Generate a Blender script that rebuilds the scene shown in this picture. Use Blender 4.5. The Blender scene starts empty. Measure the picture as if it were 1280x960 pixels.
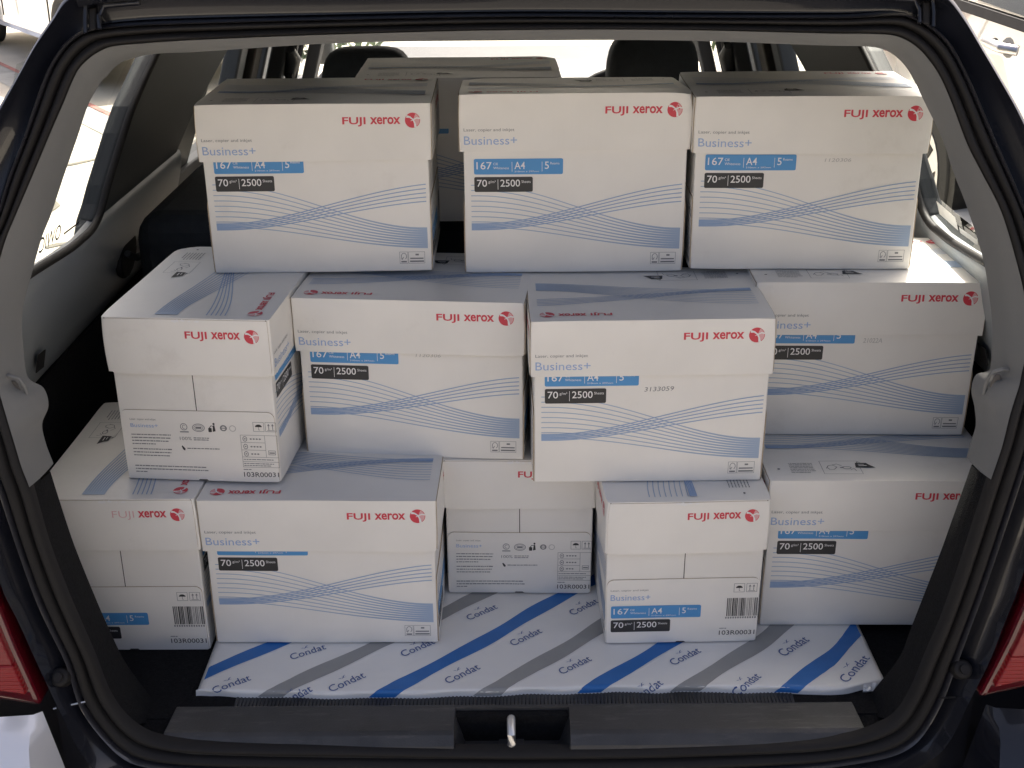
import bpy, bmesh, math, random
from mathutils import Vector, Matrix, noise
R = math.radians
scene = bpy.context.scene
COL = scene.collection

# ---------------------------------------------------------------- camera, world, sun, exposure
cam_data = bpy.data.cameras.new('camera')
cam = bpy.data.objects.new('camera', cam_data)
COL.objects.link(cam)
cam_data.sensor_width = 36.0
cam_data.lens = 36.0 * 1504.6 / 1280.0
cam_data.clip_start = 0.02
cam_data.clip_end = 2000.0
cam.matrix_world = (Matrix.Translation((0.0, 0.0, 0.999))
                    @ Matrix.Rotation(R(90.0 - 23.018), 4, 'X')
                    @ Matrix.Rotation(R(-0.416), 4, 'Z'))
scene.camera = cam

SUN_ELEV, SUN_ROT = R(50.0), R(21.0)          # sun ahead of the car and to the right
world = bpy.data.worlds.new('World')
scene.world = world
world.use_nodes = True
wn = world.node_tree.nodes
bg = wn['Background']
sky = wn.new('ShaderNodeTexSky')
sky.sky_type = 'NISHITA'
sky.sun_disc = False
sky.sun_elevation = SUN_ELEV
sky.sun_rotation = SUN_ROT
sky.air_density = 0.5
sky.dust_density = 10.0
sky.ozone_density = 0.3
world.node_tree.links.new(sky.outputs['Color'], bg.inputs['Color'])
bg.inputs['Strength'].default_value = 0.14

sun_data = bpy.data.lights.new('sun', 'SUN')
sun_data.energy = 5.0
sun_data.angle = R(0.6)
sun_data.color = (1.0, 0.94, 0.85)
sun = bpy.data.objects.new('sun', sun_data)
COL.objects.link(sun)
sdir = Vector((math.sin(SUN_ROT) * math.cos(SUN_ELEV), math.cos(SUN_ROT) * math.cos(SUN_ELEV), math.sin(SUN_ELEV)))
sun.rotation_euler = (-sdir).to_track_quat('-Z', 'Y').to_euler()
sun.location = sdir * 20

scene.view_settings.view_transform = 'Standard'
scene.view_settings.look = 'None'
scene.view_settings.exposure = 1.38
scene.view_settings.gamma = 1.0

# ---------------------------------------------------------------- materials
def mat(name, color, rough=0.6, metallic=0.0, spec=0.5, coat=0.0, var=0.0, var_scale=8.0,
        bump=0.0, bump_scale=200.0, rough_var=0.0, flute=0.0, tint=None):
    m = bpy.data.materials.new(name)
    m.use_nodes = True
    nt = m.node_tree
    b = nt.nodes['Principled BSDF']
    b.inputs['Base Color'].default_value = (*color, 1)
    b.inputs['Roughness'].default_value = rough
    b.inputs['Metallic'].default_value = metallic
    b.inputs['Specular IOR Level'].default_value = spec
    b.inputs['Coat Weight'].default_value = coat
    b.inputs['Coat Roughness'].default_value = 0.04
    tc = nt.nodes.new('ShaderNodeTexCoord')
    if var > 0 or rough_var > 0:
        n = nt.nodes.new('ShaderNodeTexNoise')
        n.inputs['Scale'].default_value = var_scale
        n.inputs['Detail'].default_value = 5
        nt.links.new(tc.outputs['Object'], n.inputs['Vector'])
        if var > 0:
            r = nt.nodes.new('ShaderNodeValToRGB')
            r.color_ramp.elements[0].position = 0.3
            r.color_ramp.elements[1].position = 0.7
            t = tint or color
            r.color_ramp.elements[0].color = (*[c * (1 - var) for c in t], 1)
            r.color_ramp.elements[1].color = (*[min(1, c * (1 + var * 0.6)) for c in color], 1)
            nt.links.new(n.outputs['Fac'], r.inputs['Fac'])
            nt.links.new(r.outputs['Color'], b.inputs['Base Color'])
        if rough_var > 0:
            mr = nt.nodes.new('ShaderNodeMapRange')
            mr.inputs['To Min'].default_value = max(0.02, rough - rough_var)
            mr.inputs['To Max'].default_value = min(1, rough + rough_var)
            nt.links.new(n.outputs['Fac'], mr.inputs['Value'])
            nt.links.new(mr.outputs['Result'], b.inputs['Roughness'])
    h = None
    if bump > 0:
        n2 = nt.nodes.new('ShaderNodeTexNoise')
        n2.inputs['Scale'].default_value = bump_scale
        n2.inputs['Detail'].default_value = 3
        nt.links.new(tc.outputs['Object'], n2.inputs['Vector'])
        h = n2.outputs['Fac']
        bp = nt.nodes.new('ShaderNodeBump')
        bp.inputs['Strength'].default_value = bump
        bp.inputs['Distance'].default_value = 0.002
        nt.links.new(h, bp.inputs['Height'])
        nt.links.new(bp.outputs['Normal'], b.inputs['Normal'])
    if flute > 0:      # faint vertical corrugation telegraphing through white board
        mp = nt.nodes.new('ShaderNodeMapping')
        mp.inputs['Scale'].default_value = (150, 150, 2)
        n3 = nt.nodes.new('ShaderNodeTexNoise')
        n3.inputs['Scale'].default_value = 1.0
        n3.inputs['Detail'].default_value = 2
        nt.links.new(tc.outputs['Object'], mp.inputs['Vector'])
        nt.links.new(mp.outputs['Vector'], n3.inputs['Vector'])
        bp = nt.nodes.new('ShaderNodeBump')
        bp.inputs['Strength'].default_value = flute
        bp.inputs['Distance'].default_value = 0.001
        nt.links.new(n3.outputs['Fac'], bp.inputs['Height'])
        nt.links.new(bp.outputs['Normal'], b.inputs['Normal'])
    return m

def scuffed(m, amount=0.5, tint=(0.50, 0.46, 0.40), scale=5.0, stretch=(1, 1, 1), cover=0.62):
    """irregular rubbed and dirty patches, mixed over the base colour"""
    nt = m.node_tree; b = nt.nodes['Principled BSDF']
    tc = nt.nodes.new('ShaderNodeTexCoord'); mp = nt.nodes.new('ShaderNodeMapping')
    mp.inputs['Scale'].default_value = stretch
    oi = nt.nodes.new('ShaderNodeObjectInfo'); cx = nt.nodes.new('ShaderNodeCombineXYZ'); ml = nt.nodes.new('ShaderNodeMath')
    ml.operation = 'MULTIPLY'; ml.inputs[1].default_value = 40.0
    nt.links.new(oi.outputs['Random'], ml.inputs[0])
    for k in 'XYZ': nt.links.new(ml.outputs[0], cx.inputs[k])
    nt.links.new(cx.outputs[0], mp.inputs['Location'])
    n = nt.nodes.new('ShaderNodeTexNoise'); n.inputs['Scale'].default_value = scale; n.inputs['Detail'].default_value = 9; n.inputs['Roughness'].default_value = .72
    r = nt.nodes.new('ShaderNodeValToRGB')
    r.color_ramp.elements[0].position = cover; r.color_ramp.elements[0].color = (0, 0, 0, 1)
    r.color_ramp.elements[1].position = min(1, cover+.16); r.color_ramp.elements[1].color = (amount, amount, amount, 1)
    mx = nt.nodes.new('ShaderNodeMixRGB'); mx.inputs['Color2'].default_value = (*tint, 1)
    nt.links.new(tc.outputs['Object'], mp.inputs['Vector']); nt.links.new(mp.outputs['Vector'], n.inputs['Vector'])
    nt.links.new(n.outputs['Fac'], r.inputs['Fac']); nt.links.new(r.outputs['Color'], mx.inputs['Fac'])
    src = b.inputs['Base Color'].links[0].from_socket if b.inputs['Base Color'].links else None
    if src: nt.links.new(src, mx.inputs['Color1'])
    else: mx.inputs['Color1'].default_value = b.inputs['Base Color'].default_value
    nt.links.new(mx.outputs['Color'], b.inputs['Base Color'])

def creased(m, strength=0.5):
    """sharp paper creases: distance to the edges of stretched cells drives a bump"""
    nt = m.node_tree; b = nt.nodes['Principled BSDF']
    tc = nt.nodes.new('ShaderNodeTexCoord'); n = nt.nodes.new('ShaderNodeTexNoise'); n.inputs['Scale'].default_value = 9
    mxv = nt.nodes.new('ShaderNodeMixRGB'); mxv.inputs['Fac'].default_value = .12
    v = nt.nodes.new('ShaderNodeTexVoronoi'); v.feature = 'F1'; v.inputs['Scale'].default_value = 17
    bp = nt.nodes.new('ShaderNodeBump'); bp.inputs['Strength'].default_value = strength; bp.inputs['Distance'].default_value = 0.004
    nt.links.new(tc.outputs['Object'], n.inputs['Vector'])
    nt.links.new(tc.outputs['Object'], mxv.inputs['Color1']); nt.links.new(n.outputs['Color'], mxv.inputs['Color2'])
    nt.links.new(mxv.outputs['Color'], v.inputs['Vector']); nt.links.new(v.outputs['Distance'], bp.inputs['Height'])
    nt.links.new(bp.outputs['Normal'], b.inputs['Normal'])

def ribbed(m, scale=90.0, strength=0.35):
    nt = m.node_tree; b = nt.nodes['Principled BSDF']
    tc = nt.nodes.new('ShaderNodeTexCoord'); w = nt.nodes.new('ShaderNodeTexWave')
    w.bands_direction = 'Z'; w.inputs['Scale'].default_value = scale; w.inputs['Distortion'].default_value = 0.0
    bp = nt.nodes.new('ShaderNodeBump'); bp.inputs['Strength'].default_value = strength; bp.inputs['Distance'].default_value = 0.002
    nt.links.new(tc.outputs['Object'], w.inputs['Vector']); nt.links.new(w.outputs['Fac'], bp.inputs['Height']); nt.links.new(bp.outputs['Normal'], b.inputs['Normal'])

def glass_mat(name, tint, gloss=0.12):
    m = bpy.data.materials.new(name)
    m.use_nodes = True
    nt = m.node_tree
    nt.nodes.remove(nt.nodes['Principled BSDF'])
    out = nt.nodes['Material Output']
    tr = nt.nodes.new('ShaderNodeBsdfTransparent')
    tr.inputs['Color'].default_value = (*tint, 1)
    gl = nt.nodes.new('ShaderNodeBsdfGlossy')
    gl.inputs['Roughness'].default_value = 0.02
    fr = nt.nodes.new('ShaderNodeFresnel')
    geo = nt.nodes.new('ShaderNodeNewGeometry')          # a pane reflects alike from both its faces
    mr = nt.nodes.new('ShaderNodeMapRange')
    mr.inputs['To Min'].default_value = 1.5
    mr.inputs['To Max'].default_value = 1/1.5
    nt.links.new(geo.outputs['Backfacing'], mr.inputs['Value'])
    nt.links.new(mr.outputs['Result'], fr.inputs['IOR'])
    mx = nt.nodes.new('ShaderNodeMixShader')
    nt.links.new(fr.outputs['Fac'], mx.inputs['Fac'])
    nt.links.new(tr.outputs['BSDF'], mx.inputs[1])
    nt.links.new(gl.outputs['BSDF'], mx.inputs[2])
    nt.links.new(mx.outputs['Shader'], out.inputs['Surface'])
    return m

M = {}
M['board'] = mat('white_cardboard', (0.81, 0.785, 0.735), 0.40, spec=0.5, var=0.06, var_scale=7, flute=0.10)
M['board_edge'] = mat('cardboard_edge', (0.42, 0.33, 0.23), 0.8, var=0.15, var_scale=60)
M['ink_blue'] = mat('ink_blue', (0.075, 0.29, 0.60), 0.5)
M['ink_black'] = mat('ink_black', (0.028, 0.028, 0.03), 0.5)
M['ink_red'] = mat('ink_red', (0.62, 0.045, 0.07), 0.5)
M['ink_pink'] = mat('ink_pink', (0.72, 0.40, 0.40), 0.5)
M['ink_white'] = mat('ink_white', (0.80, 0.79, 0.78), 0.5)
M['ink_pale'] = mat('ink_pale_blue', (0.30, 0.42, 0.66), 0.5)
M['ink_line'] = mat('ink_steel_blue', (0.36, 0.45, 0.59), 0.5)
M['ink_band'] = mat('ink_mid_blue', (0.29, 0.40, 0.59), 0.5)
M['ink_grey'] = mat('ink_grey', (0.20, 0.20, 0.205), 0.5)
M['ink_faint'] = mat('ink_faint', (0.46, 0.45, 0.43), 0.5)
M['slit'] = mat('dark_gap', (0.06, 0.05, 0.045), 0.9)
BOX_MATS = ['board', 'board_edge', 'ink_blue', 'ink_black', 'ink_red', 'ink_pink', 'ink_white', 'ink_pale', 'ink_line', 'ink_band', 'ink_grey', 'ink_faint', 'slit']
MI = {n: i for i, n in enumerate(BOX_MATS)}

M['paint'] = mat('navy_black_paint', (0.009, 0.010, 0.015), 0.25, spec=0.3, coat=0.55, rough_var=0.05, var_scale=3)
M['seal'] = mat('black_rubber', (0.016, 0.015, 0.015), 0.6, spec=0.22, rough_var=0.1, var_scale=12, bump=0.08, bump_scale=300)
M['trim'] = mat('grey_trim_plastic', (0.170, 0.172, 0.170), 0.55, var=0.05, var_scale=5, bump=0.12, bump_scale=700)
M['dark_trim'] = mat('charcoal_plastic', (0.048, 0.053, 0.057), 0.42, var=0.08, var_scale=6, bump=0.15, bump_scale=600, rough_var=0.08)
M['belt_plastic'] = mat('grey_belt_plastic', (0.29, 0.31, 0.32), 0.45, spec=.4, var=0.06, var_scale=6, bump=0.15, bump_scale=600)
M['carpet'] = mat('black_carpet', (0.012, 0.012, 0.013), 0.95, spec=0.15, var=0.4, var_scale=260, bump=0.8, bump_scale=500)
M['sill'] = mat('black_sill_plastic', (0.040, 0.040, 0.042), 0.42, var=0.3, var_scale=20, bump=0.25, bump_scale=450, rough_var=0.12)
M['chrome'] = mat('zinc_steel', (0.80, 0.79, 0.76), 0.38, metallic=0.85, rough_var=0.1, var_scale=80)
M['cloth'] = mat('charcoal_seat_cloth', (0.022, 0.026, 0.030), 0.85, var=0.15, var_scale=60, bump=0.4, bump_scale=500)
M['belt'] = mat('seat_belt_webbing', (0.022, 0.022, 0.024), 0.6, bump=0.3, bump_scale=400)
M['headliner'] = mat('grey_headliner', (0.62, 0.61, 0.58), 0.9, var=0.06, var_scale=40, bump=0.2, bump_scale=400)
M['lens_dark'] = mat('dark_red_lens', (0.10, 0.004, 0.010), 0.12, coat=1.0, rough_var=0.04, var_scale=5)
M['lens_red'] = mat('bright_red_lens', (0.24, 0.006, 0.010), 0.2, spec=.35, coat=.25, rough_var=0.05, var_scale=7)
M['lens_pink'] = mat('clear_red_lens', (0.20, 0.012, 0.017), 0.22, spec=.35, coat=.25, rough_var=0.05, var_scale=7)
scuffed(M['board'], .30, (.52, .47, .41), 6, cover=.60); scuffed(M['trim'], .25, (.25, .245, .235), 9, cover=.56)
scuffed(M['sill'], .55, (.11, .105, .10), 14, (1, 7, 7), cover=.54); scuffed(M['dark_trim'], .25, (.08, .08, .08), 10, cover=.56)
ribbed(M['lens_red'], 60, .4); ribbed(M['lens_pink'], 30, .25)
M['glass'] = glass_mat('clear_glass', (0.90, 0.93, 0.90))
M['car_glass'] = mat('dark_window_glass', (0.03, 0.04, 0.04), 0.05, spec=0.6)
M['white_paint'] = mat('white_car_paint', (0.80, 0.80, 0.80), 0.25, coat=1.0, rough_var=0.04, var_scale=3)
M['pale_silver'] = mat('pale_silver_corner', (0.78, 0.79, 0.83), 0.3, metallic=.25, coat=1.0, rough_var=.05, var_scale=4)
M['tyre'] = mat('tyre_rubber', (0.02, 0.02, 0.02), 0.8, bump=0.2, bump_scale=80)
M['rim'] = mat('alloy_rim', (0.55, 0.55, 0.56), 0.3, metallic=1.0, rough_var=0.08, var_scale=30)
M['red_plastic'] = mat('red_plastic', (0.55, 0.03, 0.02), 0.4, var=0.1)
M['wrap'] = mat('white_wrapping_paper', (0.86, 0.84, 0.795), 0.45, var=0.03, var_scale=14, bump=0.12, bump_scale=60)
M['wrap_blue'] = mat('wrap_blue', (0.022, 0.16, 0.48), 0.42, var=0.08, var_scale=30)
M['wrap_grey'] = mat('wrap_grey', (0.33, 0.33, 0.32), 0.45, var=0.05, var_scale=30)
M['wrap_ink'] = mat('wrap_navy_ink', (0.055, 0.11, 0.30), 0.45)

for k_ in ('wrap', 'wrap_blue', 'wrap_grey', 'wrap_ink'): creased(M[k_], .16)

# ---------------------------------------------------------------- object helpers
def link_mesh(name, verts, faces, mats, fmat=None, parent=None, smooth=False, auto=None):
    me = bpy.data.meshes.new(name)
    me.from_pydata([tuple(v) for v in verts], [], faces)
    for m_ in mats:
        me.materials.append(m_)
    if fmat:
        me.polygons.foreach_set('material_index', fmat)
    me.update()
    if smooth:
        me.polygons.foreach_set('use_smooth', [True] * len(me.polygons))
    o = bpy.data.objects.new(name, me)
    COL.objects.link(o)
    if parent:
        o.parent = parent
    if auto is not None:
        sharp(o, auto)
    return o

def sharp(o, deg):
    me = o.data
    bm = bmesh.new(); bm.from_mesh(me)
    for f in bm.faces: f.smooth = True
    for e in bm.edges:
        e.smooth = not (len(e.link_faces) == 2 and e.calc_face_angle(0) > R(deg))
    bm.to_mesh(me); bm.free()

def thing(name, label, cat, loc=(0, 0, 0), rz=0.0, group=None):
    o = bpy.data.objects.new(name, None)
    COL.objects.link(o)
    o.location = loc
    o.rotation_euler = (0, 0, rz)
    o.empty_display_size = 0.05
    o['label'] = label
    o['category'] = cat
    if group: o['group'] = group
    return o

def structure(o):
    o['kind'] = 'structure'
    return o

def bevel(o, w, seg=2, ang=35):
    md = o.modifiers.new('bevel', 'BEVEL')
    md.width = w; md.segments = seg; md.limit_method = 'ANGLE'; md.angle_limit = R(ang)
    md.harden_normals = False
    return o

def box_obj(name, lo, hi, m_, parent=None, bev=0.0, seg=2):
    x0, y0, z0 = lo; x1, y1, z1 = hi
    v = [(x0,y0,z0),(x1,y0,z0),(x1,y1,z0),(x0,y1,z0),(x0,y0,z1),(x1,y0,z1),(x1,y1,z1),(x0,y1,z1)]
    f = [(0,3,2,1),(4,5,6,7),(0,1,5,4),(1,2,6,5),(2,3,7,6),(3,0,4,7)]
    o = link_mesh(name, v, f, [m_], parent=parent)
    if bev: bevel(o, bev, seg)
    return o

def catmull(pts, n_per):
    out = []
    N = len(pts)
    for i in range(N - 1):
        p0 = Vector(pts[max(0, i - 1)]); p1 = Vector(pts[i]); p2 = Vector(pts[i + 1]); p3 = Vector(pts[min(N - 1, i + 2)])
        # centripetal-like damping keeps unevenly spaced keys from overshooting
        d1 = (p2 - p1).length
        m1 = (p2 - p0) * (d1 / max(1e-6, (p2 - p1).length + (p1 - p0).length)) if i > 0 else (p2 - p1)
        m2 = (p3 - p1) * (d1 / max(1e-6, (p3 - p2).length + (p2 - p1).length)) if i < N - 2 else (p2 - p1)
        for k in range(n_per):
            t = k / n_per
            out.append((2*t**3-3*t**2+1)*p1 + (t**3-2*t**2+t)*m1 + (-2*t**3+3*t**2)*p2 + (t**3-t**2)*m2)
    out.append(Vector(pts[-1]))
    return out

def loft(name, rows, mats, parent=None, closed=False, auto=40, flip=False, thick=0.0, colmat=None):
    """rows: list of equally long lists of points; skin between neighbours"""
    n = len(rows[0]); m_ = len(rows)
    v = [p for r_ in rows for p in r_]
    f = []; fm = []
    for i in range(m_ - 1):
        for j in range(n if closed else n - 1):
            j2 = (j + 1) % n
            q = (i*n+j, i*n+j2, (i+1)*n+j2, (i+1)*n+j)
            f.append(q[::-1] if flip else q)
            fm.append(colmat[i] if colmat else 0)
    o = link_mesh(name, v, f, mats, fmat=fm, parent=parent, auto=auto)
    if thick:
        md = o.modifiers.new('solid', 'SOLIDIFY'); md.thickness = thick; md.offset = 0
    return o

def tube(name, pts, rad, m_, parent=None, seg=10, cap=True, rads=None):
    pts = [Vector(p) for p in pts]
    v = []; f = []
    up = Vector((0.13, 0.21, 0.97))
    for i, p in enumerate(pts):
        t = (pts[min(i+1, len(pts)-1)] - pts[max(i-1, 0)]).normalized()
        a = t.cross(up)
        if a.length < 1e-3: a = t.cross(Vector((1, 0, 0)))
        a.normalize(); b = t.cross(a)
        rr = rads[i] if rads else rad
        for k in range(seg):
            an = 2*math.pi*k/seg
            v.append(p + a*math.cos(an)*rr + b*math.sin(an)*rr)
    for i in range(len(pts)-1):
        for k in range(seg):
            f.append((i*seg+k, i*seg+(k+1)%seg, (i+1)*seg+(k+1)%seg, (i+1)*seg+k))
    if cap:
        f.append(tuple(range(seg))[::-1]); f.append(tuple((len(pts)-1)*seg+k for k in range(seg)))
    return link_mesh(name, v, f, [m_], parent=parent, auto=50)

def prism(name, poly, direction, m_, parent=None, bev=0.0, seg=2):
    """extrude a 3D polygon along a vector"""
    d = Vector(direction); n = len(poly)
    v = [Vector(p) for p in poly] + [Vector(p) + d for p in poly]
    f = [tuple(range(n)), tuple(range(n, 2*n))[::-1]] + [(i, n+i, n+(i+1)%n, (i+1)%n) for i in range(n)]
    o = link_mesh(name, v, f, [m_], parent=parent)
    bm = bmesh.new(); bm.from_mesh(o.data)
    bmesh.ops.recalc_face_normals(bm, faces=bm.faces); bm.to_mesh(o.data); bm.free()
    if bev: bevel(o, bev, seg)
    return o

# ---------------------------------------------------------------- text outlines as meshes
_tc = {}
def text_geo(s, bold=0.0, shear=0.0, spacing=1.0):
    """(verts2d, faces, x0, x1, capheight) of a filled string in font units"""
    k = (s, bold, shear, spacing)
    if k in _tc: return _tc[k]
    cu = bpy.data.curves.new('txt', 'FONT')
    cu.body = s; cu.size = 1.0; cu.offset = bold; cu.shear = shear; cu.space_character = spacing
    cu.resolution_u = 3; cu.fill_mode = 'FRONT'
    o = bpy.data.objects.new('txt', cu)
    COL.objects.link(o)
    dg = bpy.context.evaluated_depsgraph_get()
    me = o.evaluated_get(dg).to_mesh()
    vs = [(v.co.x, v.co.y) for v in me.vertices]
    fs = [tuple(p.vertices) for p in me.polygons]
    o.evaluated_get(dg).to_mesh_clear()
    bpy.data.objects.remove(o); bpy.data.curves.remove(cu)
    xs = [v[0] for v in vs]; ys = [v[1] for v in vs]
    _tc[k] = (vs, fs, min(xs), max(xs), min(ys), max(ys))
    return _tc[k]

class Print:
    """flat artwork in millimetres on one face: u right, v up, height h above the board (mm)"""
    def __init__(s): s.v = []; s.f = []; s.m = []
    def poly(s, pts, m_, h=0.22):
        b = len(s.v); s.v += [(x, y, h) for x, y in pts]; s.f.append(tuple(range(b, b+len(pts)))); s.m.append(MI[m_])
    def rect(s, x0, y0, x1, y1, m_, h=0.22):
        n = max(1, int(abs(x1-x0)/14)); k = max(1, int(abs(y1-y0)/14))
        for i in range(n):
            for j in range(k):
                a, b_ = x0+(x1-x0)*i/n, x0+(x1-x0)*(i+1)/n
                c, d = y0+(y1-y0)*j/k, y0+(y1-y0)*(j+1)/k
                s.poly([(a,c),(b_,c),(b_,d),(a,d)], m_, h)
    def rrect(s, x0, y0, x1, y1, r, m_, h=0.22):
        if x1-x0 > 30:        # long bars in short pieces, so that they follow the board
            s.rect(x0+r, y0, x1-r, y1, m_, h)
            for xa, sg in ((x0+r, -1), (x1-r, 1)):
                c = [(xa+sg*r*math.sin(R(a)), y1-r+r*math.cos(R(a))) for a in range(0, 91, 18)] + [(xa+sg*r*math.sin(R(a)), y0+r+r*math.cos(R(a))) for a in range(90, 181, 18)]
                s.poly(c if sg > 0 else c[::-1], m_, h)
            return
        pts = []
        for cx, cy, a0 in ((x1-r,y1-r,0),(x0+r,y1-r,90),(x0+r,y0+r,180),(x1-r,y0+r,270)):
            for k in range(5):
                a = R(a0+90*k/4); pts.append((cx+r*math.cos(a), cy+r*math.sin(a)))
        s.poly(pts, m_, h)
    def outline(s, x0, y0, x1, y1, w, m_, h=0.22):
        s.rect(x0,y0,x1,y0+w,m_,h); s.rect(x0,y1-w,x1,y1,m_,h); s.rect(x0,y0+w,x0+w,y1-w,m_,h); s.rect(x1-w,y0+w,x1,y1-w,m_,h)
    def ribbon(s, pts, w, m_, h=0.22):
        """pts: polyline; w: width or list of widths"""
        n = len(pts); L = []
        for i, (x, y) in enumerate(pts):
            a = pts[max(0,i-1)]; c = pts[min(n-1,i+1)]
            dx, dy = c[0]-a[0], c[1]-a[1]; l = math.hypot(dx, dy) or 1
            ww = (w[i] if isinstance(w, (list, tuple)) else w)/2
            L.append(((x-dy/l*ww, y+dx/l*ww), (x+dy/l*ww, y-dx/l*ww)))
        for i in range(n-1):
            s.poly([L[i][1], L[i+1][1], L[i+1][0], L[i][0]], m_, h)
    def disc(s, cx, cy, rx, ry, m_, h=0.22, n=20):
        s.poly([(cx+rx*math.cos(2*math.pi*k/n), cy+ry*math.sin(2*math.pi*k/n)) for k in range(n)], m_, h)
    def ring(s, cx, cy, rx, ry, w, m_, h=0.22, n=18, a0=0, a1=360):
        s.ribbon([(cx+rx*math.cos(R(a0+(a1-a0)*k/n)), cy+ry*math.sin(R(a0+(a1-a0)*k/n))) for k in range(n+1)], w, m_, h)
    def text(s, t, x0, y0, cap, m_, h=0.22, x1=None, bold=0.0, shear=0.0, spacing=1.0, rot=0.0, capref='H'):
        vs, fs, xa, xb, ya, yb = text_geo(t, bold, shear, spacing)
        _, _, _, _, ca, cb = text_geo(capref, bold)
        sy = cap/(cb-ca); sx = sy if x1 is None else (x1-x0)/(xb-xa)
        b = len(s.v); c_, s_ = math.cos(R(rot)), math.sin(R(rot))
        for x, y in vs:
            px, py = (x-xa)*sx, (y-ca)*sy
            s.v.append((x0+c_*px-s_*py, y0+s_*px+c_*py, h))
        for f in fs: s.f.append(tuple(i+b for i in f)); s.m.append(MI[m_])
    def lines(s, x0, x1, ys, th, m_, rnd, h=0.22, last=0.6):
        """rows of tiny unreadable copy: short strips of word length"""
        for i, y in enumerate(ys):
            x = x0; xe = x0+(x1-x0)*(last if i == len(ys)-1 else rnd.uniform(0.93, 1.0))
            while x < xe-1:
                w = min(rnd.uniform(1.6, 6.5), xe-x)
                s.rect(x, y-th/2*rnd.uniform(.8,1.1), x+w, y+th/2*rnd.uniform(.8,1.1), m_, h)
                x += w+0.7
    def logo(s, xt0, xt1, yb, cap, cx, cy, r, rubbed=False):
        w = xt1-xt0
        s.text('FUJI', xt0, yb, cap, 'ink_red' if not rubbed else 'ink_pink', x1=xt0+w*0.40, bold=0.020 if not rubbed else -.012)
        s.text('xerox', xt0+w*0.475, yb, cap*0.98, 'ink_red', x1=xt1, bold=0.026, capref='x')
        s.disc(cx, cy, r, r, 'ink_red', n=28)
        # pale upper-right shading and the two white ribbons that cross on the ball
        s.poly([(cx+r*.05,cy+r*.02)]+[(cx+r*.93*math.cos(R(a)), cy+r*.93*math.sin(R(a))) for a in range(-52,66,9)], 'ink_pink', .30)
        s.ribbon([(cx-r*.80,cy+r*.50),(cx-r*.35,cy+r*.42),(cx+r*.05,cy+r*.12),(cx+r*.28,cy-r*.35),(cx+r*.38,cy-r*.90)], [r*.34,r*.22,r*.17,r*.20,r*.34], 'ink_white', .38)
        s.ribbon([(cx+r*.98,cy+r*.22),(cx+r*.55,cy+r*.30),(cx+r*.10,cy+r*.08),(cx-r*.25,cy-r*.10)], [r*.20,r*.18,r*.14,r*.04], 'ink_white', .40)
    def waves(s, dx=0.0, dy=0.0):
        n = 26
        X = [9+(297-9)*i/n for i in range(n+1)]
        sm = lambda t: t*t*(3-2*t)
        for j in range(9):
            y0, y1 = 124.5-7.3*j, 61.0-3.3*j
            pts = [(x+dx, dy+y0+(y1-y0)*sm(max(0, min(1, (i/n-.03)/.97)))) for i, x in enumerate(X)]
            s.ribbon(pts, [1.2+2.2*(i/n)**4 for i in range(n+1)], 'ink_line', .22+.01*j)
        for j in range(5):
            y0, y1 = 70.5-2.0*j, 124.5-6.0*j
            pts = [(x+dx, dy+y0+(y1-y0)*sm(max(0, min(1, (i/n-.05)/1.05)))**.97) for i, x in enumerate(X)]
            s.ribbon(pts, [1.35+0.75*(1-i/n)**6 for i in range(n+1)], 'ink_band', .33+.01*j)
    def banner(s, xb, y0, y1, wb, yk0, yk1, wk):
        hb = y1-y0
        s.rrect(xb, y0, xb+wb, y1, 2.2, 'ink_blue', .45)
        cap = hb*.46; yb = y0+hb*.34
        s.text('167', xb+3.4, yb, cap, 'ink_white', .65, x1=xb+24, bold=.004)
        s.text('CIE', xb+26, yb+hb*.26, hb*.15, 'ink_white', .65)
        s.text('Whiteness', xb+26, yb, hb*.16, 'ink_white', .65, x1=xb+47)
        s.rect(xb+51, y0+hb*.18, xb+51.6, y1-hb*.2, 'ink_white', .65)
        s.text('A4', xb+54.5, yb, cap, 'ink_white', .65, x1=xb+69, bold=.004)
        s.text('210mm x 297mm', xb+54.5, y0+hb*.14, hb*.10, 'ink_white', .65, x1=xb+88)
        s.rect(xb+92, y0+hb*.18, xb+92.6, y1-hb*.2, 'ink_white', .65)
        s.text('5', xb+96, yb, cap, 'ink_white', .65, bold=.004)
        s.text('Reams', xb+103.5, yb+hb*.28, hb*.15, 'ink_white', .65, x1=xb+116)
        hk = yk1-yk0; cap = hk*.46; yb = yk0+hk*.36
        s.rrect(xb, yk0, xb+wk, yk1, 2.2, 'ink_black', .45)
        s.text('70', xb+3.6, yb, cap, 'ink_white', .65, x1=xb+17.2, bold=.006)
        s.text('g/m²', xb+19, yb+hk*.24, hk*.17, 'ink_white', .65, x1=xb+29)
        s.rect(xb+31.6, yk0+hk*.16, xb+32.2, yk1-hk*.16, 'ink_white', .65)
        s.text('2500', xb+35.2, yb, cap, 'ink_white', .65, x1=xb+62, bold=.006)
        s.text('Sheets', xb+64, yb+hk*.24, hk*.17, 'ink_white', .65, x1=xb+76.5)
    def fsc(s, x0, y0):
        s.outline(x0, y0, x0+11.5, y0+17, .45, 'ink_grey'); s.outline(x0+12.2, y0, x0+35, y0+17, .45, 'ink_grey')
        s.ring(x0+6, y0+10.4, 3.6, 4.6, .8, 'ink_grey', a0=-60, a1=230, n=10)
        s.ribbon([(x0+1.8,y0+7.4),(x0+3.6,y0+5.6),(x0+5.4,y0+9.5)], .8, 'ink_grey')
        s.rect(x0+2, y0+1.6, x0+9.6, y0+3.8, 'ink_grey')
        s.rect(x0+22, y0+11.6, x0+26.6, y0+14, 'ink_grey')
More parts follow.
